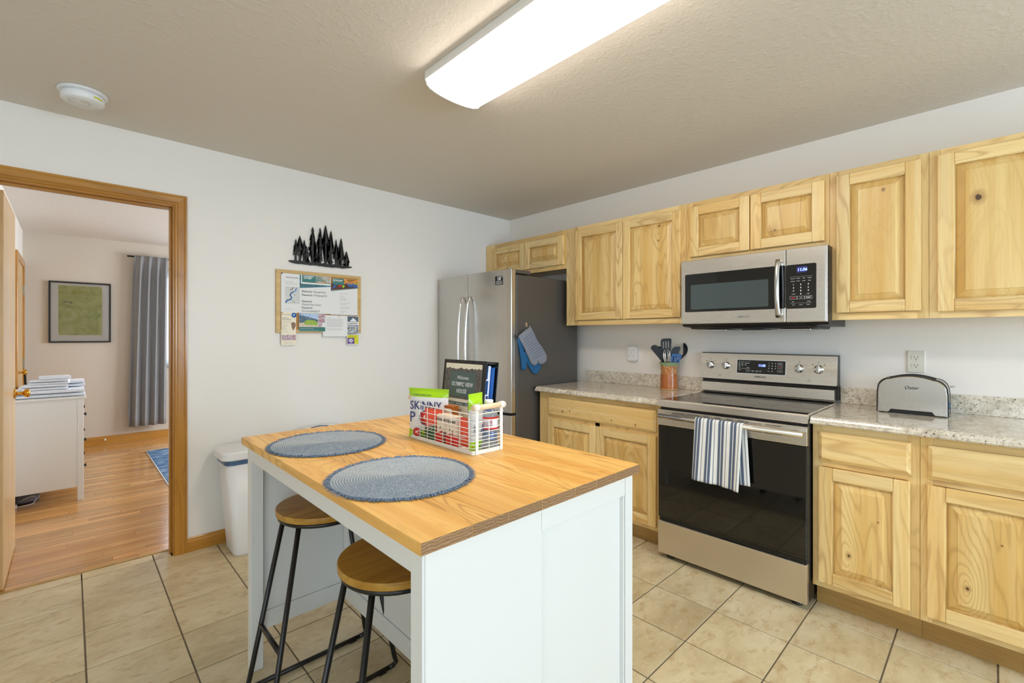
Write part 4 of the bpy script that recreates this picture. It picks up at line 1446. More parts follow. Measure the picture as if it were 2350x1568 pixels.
# whisk
t = thing('whisk', 'small steel wire balloon whisk at the front of the crock', 'utensil', (CX_, CY_, 0.935), 'utensils in the crock')
T = frame((CX_ - 0.6917 * 0.025, CY_ - 0.7222 * 0.025, 0), VR, (0, 0, 1))
for k in range(4):
    a = math.pi * k / 4
    m = MB(T)
    pts = []
    for j in range(17):
        s_ = j / 16 * 2 * math.pi - math.pi / 2
        # loop: narrow at bottom, balloon at top
        h = 0.5 + 0.5 * math.sin(s_ + 0)
        r = 0.031 * math.cos(s_) * (0.35 + 0.65 * h ** 0.7)
        pts.append((-0.025 + r * math.cos(a), 1.092 + 0.105 * h, r * math.sin(a)))
    m.tube(pts, 0.0013, 6)
    emit('wire_loop', m, 'chrome', t)
m = MB(T)
m.tube([(-0.025, 1.096, 0), (-0.010, 0.95, 0)], 0.006, 8)
emit('handle', m, 'chrome', t)

# ------------------------------------------------------------------ wall outlets
T = frame((-0.0005, 0, 0), (0, -1, 0), (0, 0, 1))
t = thing('wall_outlet', 'ivory double electrical outlet plate on the wall above the toaster', 'outlet', (0, -3.060, 1.16))
m = MB(T)
m.loft([[(a, b, 0) for a, b in rrect(0.072, 0.114, 0.004, 3, 3.060, 1.160)], [(a, b, 0.003) for a, b in rrect(0.072, 0.114, 0.004, 3, 3.060, 1.160)],
        [(a, b, 0.0055) for a, b in rrect(0.066, 0.108, 0.004, 3, 3.060, 1.160)]], smooth=False)
emit('plate', m, 'ivory', t)
for dz in (0.0205, -0.0195):
    m = MB(T)
    m.prism([(a, b) for a, b in rrect(0.035, 0.029, 0.0125, 6, 3.060, 1.160 + dz)], 'z', 0.0055, 0.0072)
    rc = emit('receptacle', m, 'ivory', t, None)
    m = MB(T)
    for du in (-0.0065, 0.0065):
        m.box(3.060 + du - 0.0010, 3.060 + du + 0.0010, 1.160 + dz - 0.001, 1.160 + dz + 0.0075, 0.0072, 0.0075)
    m.prism([(3.060 + 0.0026 * math.cos(a), 1.160 + dz - 0.0075 + 0.0024 * math.sin(a)) for a in [k * math.pi / 5 for k in range(10)]], 'z', 0.0072, 0.0075)
    emit('slots', m, 'slot', rc)
m = MB(T)
m.lathe([(0.0028, 0), (0.0026, 0.001), (0, 0.0012)], (3.060, 1.1605, 0.0055), 12)
emit('screw', m, 'ivory', t)
t = thing('outlet_surge_protector', 'white plug-in surge protector beside the refrigerator', 'surge protector', (0, -1.405, 1.155))
m = MB(T)
sg = lambda i: [(a, b) for a, b in rrect(0.086 - i, 0.120 - i, 0.022, 6, 1.405, 1.157)]
m.loft([[(a, b, 0.0) for a, b in sg(0.0)], [(a, b, 0.020) for a, b in sg(0.0)], [(a, b, 0.027) for a, b in sg(0.003)], [(a, b, 0.030) for a, b in sg(0.010)]], smooth=False)
emit('housing', m, 'white_plastic', t)
m = MB(T)
for cu_, cv_ in ((1.382, 1.180), (1.421, 1.180), (1.384, 1.137), (1.420, 1.135)):
    for du, dv in ((-0.005, 0.004), (0.005, 0.004), (0, -0.005)):
        m.box(cu_ + du - 0.0013, cu_ + du + 0.0013, cv_ + dv - 0.002, cv_ + dv + 0.002, 0.030, 0.0303)
m.box(1.401, 1.404, 1.167, 1.171, 0.030, 0.0303)
m.text('ON', 0.006, 1.4025, 1.156, 0.0301, 'CENTER')
emit('sockets', m, 'slot', t)

# ------------------------------------------------------------------ island
IX0, IX1, IY0, IY1, IZ = -2.681, -1.898, -1.318, -2.586, 0.900
isl = thing('kitchen_island', 'white kitchen island with oak butcher-block top and open seating side', 'kitchen island', (-2.29, -1.95, 0))
xs = [IX0, -2.555, -2.452, -2.340, -2.212, -2.120, -2.026, IX1]
for i in range(7):
    a, b = xs[i], xs[i + 1]
    cuts = [IY1]
    y = IY1 + random.choice((0.35, 0.55, 0.8, 1.0))
    while y < IY0 - 0.15:
        cuts.append(y)
        y += random.uniform(0.4, 0.8)
    cuts.append(IY0)
    for c, d in zip(cuts, cuts[1:]):
        m = MB()
        m.box(a + (0 if i == 0 else 0.00015), b - (0 if i == 6 else 0.00015), c + (0 if c == IY1 else 0.00015), d - (0 if d == IY0 else 0.00015), IZ - 0.026, IZ - random.uniform(0, 0.0002), 0.0003)
        for f in m.bm.faces:
            if f.normal.y < -0.9 and c == IY1:
                f.material_index = 1
        m.bm.normal_update()
        for f in m.bm.faces:
            if abs(f.normal.y) > 0.9 and (c == IY1 or d == IY0):
                f.material_index = 1
        emit('top_stave', m, ['oak', 'end'], isl, (0.93, 1.06))
WL = 'white_lacquer'
def ip(n, x0, x1, y0, y1, z0, z1, b=0.0015):
    return emit(n, MB().box(x0, x1, y0, y1, z0, z1, b), WL, isl)
ip('leg', -2.662, -2.618, -2.562, -2.518, 0, 0.874)
ip('leg', -2.662, -2.618, -1.372, -1.328, 0, 0.874)
ip('leg', -1.949, -1.905, -2.562, -2.518, 0, 0.874)
ip('leg', -1.949, -1.905, -1.372, -1.328, 0, 0.874)
ip('apron', -2.660, -2.640, -2.518, -1.372, 0.811, 0.874)
# end panel towards the camera
ip('end_panel', -2.618, -2.317, -2.556, -2.536, 0.14, 0.874)
ip('end_panel', -2.312, -1.949, -2.550, -2.532, 0.14, 0.809)
ip('end_rail', -2.3165, -1.949, -2.5565, -2.532, 0.8105, 0.874)
ip('end_stile', -1.9445, -1.9055, -2.566, -2.5625, 0.0, 0.8735, 0.001)
ip('end_stile', -2.657, -2.3195, -2.5655, -2.5566, 0.0, 0.8735, 0.001)
ip('end_rail', -2.3185, -1.9465, -2.5655, -2.5570, 0.8105, 0.8735, 0.001)
# far end panel
ip('end_panel', -2.618, -2.29, -1.352, -1.336, 0.21, 0.874)
ip('bottom_rail', -2.618, -2.29, -1.355, -1.332, 0.14, 0.209)
ip('end_panel', -2.29, -1.949, -1.352, -1.336, 0.14, 0.874)
# back of the cupboard half
ip('back_panel', -2.284, -2.268, -2.53, -1.356, 0.21, 0.874)
ip('bottom_rail', -2.290, -2.268, -2.53, -1.356, 0.14, 0.209)
ip('back_stile', -2.290, -2.284, -1.40, -1.356, 0.21, 0.874)
ip('back_stile', -2.290, -2.284, -2.53, -2.485, 0.21, 0.874)
ip('carcass_floor', -2.268, -1.93, -2.53, -1.356, 0.14, 0.16)
for a, b in ((-2.516, -1.951), (-1.945, -1.374)):
    ip('cupboard_door', -1.925, -1.906, a, b, 0.15, 0.865)

# ------------------------------------------------------------------ stools
SC = Vector((-2.468, -1.590, 0))
sw = thing('counter_stool', 'backless wooden-seat stool with black legs farther from the camera under the island', 'stool', SC, 'two counter stools at the island')
ST = 0.668
m = MB()
m.lathe([(0, ST - 0.022), (0.1635, ST - 0.022), (0.1648, ST - 0.0210), (0.1653, ST - 0.0195), (0.1655, ST - 0.0030), (0.1652, ST - 0.0016), (0.1644, ST - 0.0008), (0.1630, ST - 0.0005), (0.155, ST - 0.0005), (0, ST - 0.0005)], SC, 64)
emit('seat', m, 'seat', sw, (0.95, 1.0))
m = MB()
m.tube([(SC.x + 0.152 * math.cos(k * math.pi / 24), SC.y + 0.152 * math.sin(k * math.pi / 24), ST - 0.0305) for k in range(48)], 0.0085, 10, closed=True)
emit('seat_ring', m, 'black_iron', sw)
tx, ty, hx, hy = 0.118, 0.075, 0.228, 0.128
for sx in (-1, 1):
    for sy in (-1, 1):
        m = MB()
        top = Vector((SC.x + sx * tx, SC.y + sy * ty, ST - 0.034))
        ft = Vector((SC.x + sx * hx, SC.y + sy * hy, 0.012))
        d = (ft - top)
        k1 = top + d * 0.955
        inn = Vector((ft.x - sx * 0.03, ft.y, 0.0095))
        m.tube([top, k1, ft + Vector((sx * 0.001, 0, 0.008)), ft + Vector((-sx * 0.010, 0, -0.0015)), inn], 0.0088, 10)
        emit('leg', m, 'black_iron', sw)
for sy in (-1, 1):
    m = MB()
    m.tube([(SC.x - hx + 0.03, SC.y + sy * hy, 0.0095), (SC.x + hx - 0.03, SC.y + sy * hy, 0.0095)], 0.0088, 10)
    emit('floor_runner', m, 'black_iron', sw)
    m = MB()
    m.box(SC.x + hx - 0.075, SC.x + hx - 0.045, SC.y + sy * hy - 0.011, SC.y + sy * hy + 0.011, 0.0, 0.012, 0.002)
    emit('foot_pad', m, 'black', sw)
for sx, z in ((-1, 0.235), (1, 0.330)):
    k = (ST - 0.034 - z) / (ST - 0.034 - 0.012)
    x = SC.x + sx * (tx + (hx - tx) * k)
    yy = ty + (hy - ty) * k
    m = MB()
    m.tube([(x, SC.y - yy, z), (x, SC.y + yy, z)], 0.0085, 10)
    emit('footrest_bar', m, 'black_iron', sw)
s2 = copy_tree(sw)
s2.location = (-2.478, -2.150, 0)
s2['label'] = 'backless wooden-seat stool with black legs nearer the camera under the island'
for ch in [q for q in bpy.data.objects if q.parent == s2]:
    ch.color = (ch.color[0], random.random(), random.random(), 1)

# ------------------------------------------------------------------ placemats
def placemat(cx, cy, R, label):
    o = thing('placemat', label, 'placemat', (cx, cy, IZ + 0.0002), 'round woven placemats')
    prof = [(0, 0.0035)]
    n = 26
    for k in range(n):
        r = R * (k + 0.15) / n
        prof += [(r + 0.0006, 0.0022), (R * (k + 0.5) / n, 0.0048), (R * (k + 0.98) / n, 0.0024)]
    prof += [(R, 0.0), (0, 0.0)]
    m = MB()
    m.lathe(prof, (cx, cy, IZ + 0.0003), 80, cap=False)
    emit('woven_disc', m, 'mat', o)
    m = MB()
    for k in range(620):
        a = 2 * math.pi * k / 620 + random.uniform(-0.004, 0.004)
        L = random.uniform(0.012, 0.022)
        w = random.uniform(0.0012, 0.0024)
        h = random.uniform(0.001, 0.007)
        tw = random.uniform(-0.25, 0.25)
        ca, sa = math.cos(a), math.sin(a)
        p0 = Vector((cx + (R - 0.003) * ca, cy + (R - 0.003) * sa, IZ + 0.003))
        p1 = Vector((cx + (R + L * 0.5) * math.cos(a + tw * 0.02), cy + (R + L * 0.5) * math.sin(a + tw * 0.02), IZ + 0.002 + h))
        p2 = Vector((cx + (R + L) * math.cos(a + tw * 0.05), cy + (R + L) * math.sin(a + tw * 0.05), IZ + 0.001 + h * 0.3))
        s_ = Vector((-sa, ca, 0)) * w
        m._add([p0 - s_, p0 + s_, p1 + s_, p1 - s_, p2], [(0, 1, 2, 3), (3, 2, 4)])
    f = emit('fringe', m, 'fringe', o)
    f['kind'] = 'stuff'
    return o
placemat(-2.478, -1.652, 0.190, 'round blue-grey fringed placemat on the far left of the island top')
placemat(-2.490, -2.190, 0.190, 'round blue-grey fringed placemat on the near half of the island top')

# ------------------------------------------------------------------ wire basket and what is in it
BX0, BX1, BY0, BY1, BZ = -2.207, -2.068, -1.768, -2.157, 0.9004
bk = thing('wire_basket', 'white wire snack basket with pale wooden handles on the island', 'basket', ((BX0 + BX1) / 2, (BY0 + BY1) / 2, BZ))
bcx, bcy = (BX0 + BX1) / 2, (BY0 + BY1) / 2
m = MB()
ring = rrect(BX1 - BX0, BY0 - BY1, 0.012, 4, bcx, bcy)
rin = rrect(BX1 - BX0 - 0.003, BY0 - BY1 - 0.003, 0.011, 4, bcx, bcy)
m.loft([[(a, b, BZ) for a, b in ring], [(a, b, BZ + 0.0135) for a, b in ring], [(a, b, BZ + 0.0135) for a, b in rin], [(a, b, BZ + 0.002) for a, b in rin]], smooth=False)
emit('tray', m, 'white_wire', bk)
zs = [0.922, 0.934, 0.946, 0.958, 0.972, 0.986, 1.008, 1.034]
for k, z in enumerate(zs):
    m = MB()
    rg_ = rrect(BX1 - BX0, BY0 - BY1, 0.014, 3, bcx, bcy)
    if k == len(zs) - 1:
        rg_ = rrect(BX1 - BX0, BY0 - BY1, 0.010, 3, bcx, bcy)
    m.tube([(a, b, z) for a, b in rg_], 0.0014 if k < 7 else 0.0020, 6, closed=True)
    emit('wire_loop', m, 'white_wire', bk)
for x in (BX0, BX1):
    for k in range(8):
        y = BY0 - 0.022 - (BY0 - BY1 - 0.044) * k / 7
        m = MB()
        m.tube([(x, y, BZ + 0.008), (x, y, 1.034)], 0.0014, 6)
        emit('upright_wire', m, 'white_wire', bk)
for y in (BY0, BY1):
    m = MB()
    m.tube([(bcx, y, BZ + 0.008), (bcx, y, 1.012)], 0.0014, 6)
    emit('upright_wire', m, 'white_wire', bk)
for y, s_ in ((BY0, 1), (BY1, -1)):
    for x in (BX0 + 0.015, BX1 - 0.015):
        m = MB()
        m.box(x - 0.006, x + 0.006, y + s_ * 0.0005, y + s_ * 0.0035, BZ, 1.050, 0.001)
        emit('post', m, 'white_wire', bk)
    m = MB()
    m.tube([(BX0 - 0.002, y, 1.056), (BX1 + 0.002, y, 1.056)], 0.0092, 16)
    hd = emit('handle', m, 'dowel', bk)
    for x in (BX0 + 0.013, BX1 - 0.013):
        m = MB()
        m.tube([(x - 0.010, y, 1.056), (x + 0.010, y, 1.056)], 0.0118, 18)
        emit('handle_collar', m, 'white_wire', hd)

M['bag_white'] = plain('glossy_white_bag', srgb(240, 240, 238), 0.28)
M['bag_green'] = plain('lime_green_foil', srgb(168, 214, 30), 0.22)
M['bag_clear'] = plain('grey_silver_bag', srgb(206, 204, 200), 0.3)
M['navy_print'] = plain('navy_print', srgb(34, 48, 120), 0.4)
M['orange_bag'] = plain('coral_snack_bag', srgb(238, 88, 58), 0.3)
M['green_bag'] = plain('dark_green_wrapper', srgb(18, 84, 46), 0.3)
M['juice'] = plain('juice_carton', srgb(236, 220, 200), 0.35)
M['redwrap'] = plain('red_foil_wrapper', srgb(214, 30, 28), 0.22)
M['maroon'] = plain('dark_red_wrapper', srgb(110, 26, 26), 0.3)
M['brown_box'] = plain('brown_tea_box', srgb(176, 96, 24), 0.35)
M['binder'] = plain('black_vinyl', srgb(24, 26, 28), 0.3)
M['tab_blue'] = plain('blue_divider_tabs', srgb(26, 110, 200), 0.35)
M['cover_teal'] = plain('grey_green_cover_print', srgb(84, 104, 100), 0.35)
g = NT('clear_bottle_plastic')
g.set(Base_Color=(0.93, 0.97, 1.0, 1), Roughness=0.04, Transmission_Weight=0.9, IOR=1.33)
M['bottle'] = g.m


def pillow(c, w, h, d, yaw, pitch=0.0, crimp=0.06, mats=None, zsplit=None):
    """a filled snack bag standing up: crimped at top and bottom; local x across, y out of the front, z up"""
    T = Matrix.Translation(c) @ Matrix.Rotation(yaw, 4, 'Z') @ Matrix.Rotation(pitch, 4, 'X')
    m = MB(T)
    rnd = random.Random(int(c[0] * 1000 + c[1] * 777))
    ph = [rnd.uniform(0, 6) for _ in range(4)]
    for side in (1, -1):
        def f(u, v, side=side):
            e = (math.sin(math.pi * v) ** 0.55) * (max(0.0, 1 - abs(2 * u - 1) ** 2.6)) ** 0.8
            if v < crimp or v > 1 - crimp:
                e *= 0.12
            wr = 0.06 * math.sin(9 * u + ph[0]) * math.sin(7 * v + ph[1]) + 0.04 * math.sin(17 * u + 11 * v + ph[2])
            ww = w * (1 - 0.05 * math.sin(math.pi * v))
            return ((u - 0.5) * ww, side * d * 0.5 * e * (1 + wr) + side * 0.0003, v * h)
        m.grid(f, 14, 18)
    if zsplit:
        for fc in m.bm.faces:
            v = (T.inverted() @ fc.calc_center_median()).z / h
            for lo, hi, mi in zsplit:
                if lo <= v < hi:
                    fc.material_index = mi
    return m, T


YW = math.radians(-66)     # faces the room with a little turn to the camera: local -y points to the viewer
def face(T, d, w_extra=0.0):
    """a frame on the front (local -y) of the bag"""
    return T @ Matrix(((1, 0, 0, 0), (0, 0, -1, -d), (0, 1, 0, 0), (0, 0, 0, 1)))


pc = Vector((-2.172, -1.845, 0.903))
t = thing('popcorn_bag', 'white and lime green popcorn bag lettered SKINNY POP standing in the basket', 'snack bag', pc)
m, T = pillow(pc, 0.178, 0.190, 0.046, YW, zsplit=((0.82, 2, 1), (-1, 0.14, 1)))
emit('bag', m, ['bag_white', 'bag_green'], t)
FT = face(T, 0.0245)
m = MB(FT)
m.text('SKiNNY', 0.046, -0.068, 0.112, 0, 'LEFT', bold=0.0002, sx=0.86)
m.text('P', 0.056, -0.070, 0.064, 0, 'LEFT', sx=0.9)
m.text('P', 0.056, 0.026, 0.064, 0, 'LEFT', sx=0.9)
emit('lettering', m, 'navy_print', t)
m = MB(FT)
m.text('POPPED PERFECTION', 0.008, -0.055, 0.164, -0.006, 'LEFT')
emit('small_lettering', m, 'navy_print', t)
m = MB(FT)
m.lathe([(0.024, 0), (0.024, 0.0008), (0, 0.0008)], (0.0, 0.082, 0), 28)
m.lathe([(0.016, 0), (0.016, 0.0008), (0, 0.0008)], (-0.038, 0.026, -0.001), 24)
emit('round_badge', m, 'red', t)
m = MB(FT)
m.lathe([(0.024, 0), (0.0275, 0), (0.0275, 0.0006), (0.024, 0.0006)], (0.0, 0.082, 0), 28, cap=False)
emit('badge_ring', m, 'navy_print', t)
m = MB(FT)
m.text('39', 0.012, -0.038, 0.022, 0.001, 'CENTER', bold=0.0004)
m.lathe([(0.010, 0.0008), (0.010, 0.001), (0, 0.001)], (0.002, 0.084, 0), 7)
emit('badge_print', m, 'cream_paper', t)

# binder
t = thing('binder', 'black ring binder with cover lettered Welcome OLYMPIC VIEW HOUSE standing in the basket', 'binder', (-2.08, -1.94, 0.905))
BT = Matrix.Translation((-2.108, -1.812, 0.9035)) @ Matrix.Rotation(math.radians(6.5), 4, 'Y')
def bb(n, x0, x1, y0, y1, z0, z1, mat, b=0.001, par=None):
    return emit(n, MB(BT).box(x0, x1, y0, y1, z0, z1, b), mat, par or t)
bb('front_cover', 0.0, 0.003, -0.262, 0.0, 0.0, 0.300, 'binder')
bb('back_cover', 0.046, 0.049, -0.272, 0.0, 0.0, 0.300, 'binder')
bb('spine', 0.003, 0.046, -0.003, 0.0, 0.0, 0.300, 'binder')
bb('top_edge', 0.003, 0.046, -0.262, -0.003, 0.290, 0.297, 'binder')
bb('pages', 0.010, 0.036, -0.245, -0.012, 0.006, 0.285, 'paper')
for k in range(5):
    bb('divider_tab', 0.012 + 0.005 * k, 0.0135 + 0.005 * k, -0.256, -0.240, 0.235 - 0.055 * k, 0.285 - 0.055 * k, 'tab_blue', 0.0003)
bb('page_pocket', 0.038, 0.040, -0.262, -0.01, 0.02, 0.280, 'tab_blue', 0.0003)
FB = BT @ Matrix(((0, 0, -1, 0), (-1, 0, 0, 0), (0, 1, 0, 0), (0, 0, 0, 1)))   # u = -y, v = z, w = -x
m = MB(FB)
m.box(0.016, 0.238, 0.008, 0.286, 0.0002, 0.0006)
emit('cover_sheet', m, 'cream_paper', t)
m = MB(FB)
m.box(0.016, 0.238, 0.152, 0.262, 0.0007, 0.0010)
emit('mountain_picture', m, 'pic_rock', t)
m = MB(FB)
pts = [(0.016, 0.262)]
for k in range(25):
    pts.append((0.016 + 0.222 * k / 24, 0.264 + 0.008 * random.random()))
pts.append((0.238, 0.262))
m.prism(pts, 'z', 0.0007, 0.0010)
emit('mountain_ridge', m, 'pic_rock', t)
m = MB(FB)
m.box(0.050, 0.206, 0.160, 0.256, 0.0011, 0.0013)
m.box(0.040, 0.206, 0.128, 0.140, 0.0008, 0.0010)
emit('title_block', m, 'cover_teal', t)
m = MB(FB)
m.text('Welcome', 0.020, 0.128, 0.226, 0.0014, 'CENTER', shear=0.4, sx=0.9)
m.text('OLYMPIC VIEW', 0.0225, 0.128, 0.200, 0.0014, 'CENTER', sx=0.85, bold=0.0002)
m.text('HOUSE', 0.0225, 0.128, 0.174, 0.0014, 'CENTER', sx=0.85, bold=0.0002)
for k, s_ in enumerate(('GUEST BOOK', 'HOUSE RULES', 'CHECK OUT')):
    m.text(s_, 0.0065, 0.066 + 0.055 * k, 0.131, 0.0011, 'CENTER')
emit('lettering', m, 'white_print', t)
m = MB(FB)
m.text('IN CASE OF EMERGENCY', 0.0085, 0.036, 0.106, 0.0008)
m.box(0.036, 0.150, 0.112, 0.1125, 0.0007, 0.0009)
emit('small_lettering', m, 'dark_print', t)

# second popcorn bag, edge on
pc = Vector((-2.160, -2.112, 0.903))
t = thing('popcorn_bag', 'lime-topped popcorn bag seen nearly edge on beside the water bottle', 'snack bag', pc)
m, T = pillow(pc, 0.080, 0.195, 0.040, math.radians(14), 0.0, zsplit=((0.70, 2, 1), (-1, 0.14, 1)))
emit('bag', m, ['bag_clear', 'bag_green'], t)
m = MB(face(T, 0.019))
m.text('POP', 0.040, 0, 0.060, 0, 'CENTER', sx=0.8)
emit('lettering', m, 'navy_print', t)
m = MB(face(T, 0.0155))
m.text('S', 0.020, 0, 0.150, 0, 'CENTER')
emit('small_lettering', m, 'white_print', t)

# snack pouches
for c, w_, h_, yaw, lb in (((-2.190, -1.905, 0.920), 0.094, 0.104, -80, 'coral-red chip bag leaning against the popcorn bag in the basket'),
                           ((-2.190, -2.098, 0.915), 0.058, 0.100, -74, 'coral-red chip bag at the right of the juice cartons in the basket')):
    c = Vector(c)
    t = thing('chip_bag', lb, 'snack bag', c)
    m, T = pillow(c, w_, h_, 0.020, math.radians(yaw))
    emit('bag', m, 'orange_bag', t)
    m = MB(face(T, 0.0112))
    for k in range(3):
        m.box(-w_ * 0.25, w_ * 0.2 - 0.006 * k, h_ * 0.42 - 0.007 * k, h_ * 0.42 - 0.007 * k + 0.0022, 0, 0.0004)
    emit('small_lettering', m, 'white_print', t)
# juice cartons
for k, (x, y, lb) in enumerate(((-2.180, -1.962, 'cream juice carton lettered Honest, left of the two in the basket'), (-2.180, -2.020, 'cream juice carton lettered Honest, right of the two in the basket'))):
    t = thing('juice_carton', lb, 'juice box', (x, y, 0.903), 'juice cartons in the basket')
    m = MB(Matrix.Translation((x, y, 0.903)) @ Matrix.Rotation(math.radians(8), 4, 'Z'))
    m.box(-0.018, 0.018, -0.0245, 0.0245, 0, 0.108, 0.002)
    emit('carton', m, 'juice', t)
    FJ = Matrix.Translation((x, y, 0.903)) @ Matrix.Rotation(math.radians(8), 4, 'Z') @ Matrix(((0, 0, -1, -0.0182), (-1, 0, 0, 0), (0, 1, 0, 0), (0, 0, 0, 1)))
    m = MB(FJ)
    m.text('Honest', 0.0155, 0, 0.086, 0, 'CENTER', bold=0.0004)
    emit('lettering', m, 'dark_print', t)
    m = MB(FJ)
    m.box(-0.022, 0.022, 0.004, 0.034, 0, 0.0004)
    m.lathe([(0.006, 0), (0.006, 0.0006), (0, 0.0006)], (0.004, 0.048, 0), 14)
    m.lathe([(0.005, 0), (0.005, 0.0006), (0, 0.0006)], (-0.006, 0.042, 0), 14)
    emit('fruit_print', m, 'red', t)
    m = MB(FJ)
    m.prism([(-0.010, 0.055), (-0.004, 0.068), (-0.002, 0.062)], 'z', 0, 0.0005)
    m.prism([(0.004, 0.055), (0.012, 0.062), (0.006, 0.052)], 'z', 0, 0.0005)
    emit('leaf_print', m, 'green_bag', t)
t = thing('tea_box', 'small orange-brown box behind the juice cartons in the basket', 'snack box', (-2.135, -1.935, 0.903))
emit('box', MB().box(-2.150, -2.122, -1.967, -1.907, 0.903, 1.035, 0.001), 'brown_box', t)
emit('side_label', MB().box(-2.1505, -2.1502, -1.960, -1.914, 0.990, 1.025), 'cream_paper', t)
# small wrapped bars along the front wires
rb = random.Random(3)
spots = [(-1.872, 'green_bag'), (-1.895, 'green_bag'), (-1.920, 'green_bag')] + [(-1.945 - 0.0215 * k, 'redwrap' if k % 4 != 2 else 'maroon') for k in range(6)]
for k, (y, mt) in enumerate(spots):
    c = Vector((-2.199, y, 0.904))
    hh = 0.062 if mt == 'green_bag' else rb.uniform(0.036, 0.048)
    yaw = math.radians(-90 + rb.uniform(-14, 14))
    nm = {'green_bag': 'green snack packet', 'redwrap': 'red wrapped snack bar', 'maroon': 'dark red wrapped snack bar'}[mt]
    lb = {'green_bag': 'dark green snack packet low in the basket in front of the popcorn bag',
          'redwrap': 'small bright red wrapped bar low behind the front wires of the basket',
          'maroon': 'small dark maroon wrapped bar low behind the front wires of the basket'}[mt]
    m, T = pillow(c, 0.026, hh, 0.010, yaw, crimp=0.1)
    o = emit('snack_packet' if mt == 'green_bag' else 'wrapped_bar', m, mt)
    o['label'] = lb
    seen_ = sum(1 for q in spots[:k] if q[1] == mt)
    if mt == 'green_bag':
        o['label'] = ('leftmost of the three dark green snack packets low in the basket', 'middle of the three dark green snack packets low in the basket', 'rightmost dark green snack packet, next to the red bars in the basket')[seen_]
    elif mt == 'redwrap':
        o['label'] = ('first', 'second', 'third', 'fourth', 'last')[seen_] + ' bright red wrapped bar from the left behind the front basket wires'
    o['category'] = 'snack'
    o['group'] = {'green_bag': 'green snack packets in the basket', 'redwrap': 'red wrapped bars in the basket', 'maroon': 'maroon wrapped bars in the basket'}[mt]
# water bottle
wx, wy = -2.104, -2.117
t = thing('water_bottle', 'clear plastic water bottle with red and white label at the basket end', 'bottle', (wx, wy, 0.903))
m = MB()
m.lathe([(0, 0.0), (0.026, 0.0), (0.0325, 0.006), (0.033, 0.030), (0.031, 0.034), (0.033, 0.038), (0.033, 0.060), (0.031, 0.064), (0.033, 0.068), (0.033, 0.112),
         (0.030, 0.126), (0.020, 0.142), (0.0135, 0.150), (0.0135, 0.158), (0, 0.158)], (wx, wy, 0.903), 32)
emit('body', m, 'bottle', t)
m = MB()
m.lathe([(0.0338, 0.070), (0.0338, 0.112)], (wx, wy, 0.903), 40, cap=False)
lb_ = emit('label_band', m, 'paper', t)
m = MB()
m.lathe([(0.0341, 0.106), (0.0341, 0.112)], (wx, wy, 0.903), 40, cap=False)
m.lathe([(0.0341, 0.070), (0.0341, 0.075)], (wx, wy, 0.903), 40, cap=False)
emit('label_stripe', m, 'redwrap', lb_)
m = MB()
for a0, a1, z0, z1 in ((180, 250, 0.078, 0.103),):
    n_ = 8
    ring_ = [math.radians(a0 + (a1 - a0) * k / n_) for k in range(n_ + 1)]
    vs = [(wx + 0.0343 * math.cos(a), wy + 0.0343 * math.sin(a), 0.903 + z) for z in (z0, z1) for a in ring_]
    m._add(vs, [(k, k + 1, k + n_ + 2, k + n_ + 1) for k in range(n_)])
emit('label_picture', m, 'pic_town', lb_)
m = MB()
m.lathe([(0.0150, 0.150), (0.0155, 0.152), (0.0155, 0.166), (0.0140, 0.168), (0, 0.168)], (wx, wy, 0.903), 24)
emit('cap', m, 'white_plastic', t)

# ------------------------------------------------------------------ bins
def bin_(cx, cy, wt, wb_, dt, db, zb, label, dome, slot):
    t = thing('waste_bin', label, 'bin', (cx, cy, 0))
    m = MB()
    rings = []
    for s_, z in ((0, 0.0), (0.02, 0.012), (1, zb)):
        w, d = wb_ + (wt - wb_) * s_, db + (dt - db) * s_
        i = 0.008 if z == 0 else 0
        rings.append([(a, b, z) for a, b in rrect(w - i, d - i, 0.045, 6, cx, cy)])
    m.loft(rings, smooth=True)
    for f in m.bm.faces:
        if len(f.verts) > 4:
            f.smooth = False
    emit('body', m, 'white_plastic', t)
    m = MB()
    m.loft([[(a, b, zb - 0.022) for a, b in rrect(wt + 0.006, dt + 0.004, 0.046, 6, cx, cy)], [(a, b, zb + 0.004) for a, b in rrect(wt + 0.010, dt + 0.006, 0.046, 6, cx, cy)]], smooth=False)
    emit('liner', m, 'blue_liner', t)
    m = MB()
    rr = []
    for i, z in ((0.0, zb + 0.004), (-0.012, zb + 0.010), (-0.012, zb + 0.045), (0.0, zb + 0.055), (0.03, zb + 0.055 + dome * 0.5), (0.08, zb + 0.055 + dome)):
        rr.append([(a, b, z) for a, b in rrect(wt + 0.02 - i * 2, dt + 0.012 - i * 1.2, 0.05 if i < 0.05 else 0.03, 6, cx, cy)])
    m.loft(rr, smooth=False)
    ld_ = emit('lid', m, 'white_plastic', t)
    return t, ld_
bin_(-2.315, -0.172, 0.40, 0.31, 0.255, 0.23, 0.565, 'tall white waste bin with navy liner showing, against the back wall beside the doorway', 0.006, False)
t, ld_ = bin_(-1.885, -0.185, 0.36, 0.30, 0.27, 0.24, 0.585, 'second white waste bin mostly hidden behind the island top, dark slot in lid', 0.034, True)
m = MB()
pts = [(-1.99 + 0.115 * k / 10, -0.165 + 0.018 * math.sin(math.pi * k / 10)) for k in range(11)]
m.tube([(a, b, 0.6765 - abs(k - 5) * 0.0004) for k, (a, b) in enumerate(pts)], 0.0045, 6)
emit('lid_slot', m, 'blue_liner', t, (0.5, 0.5))

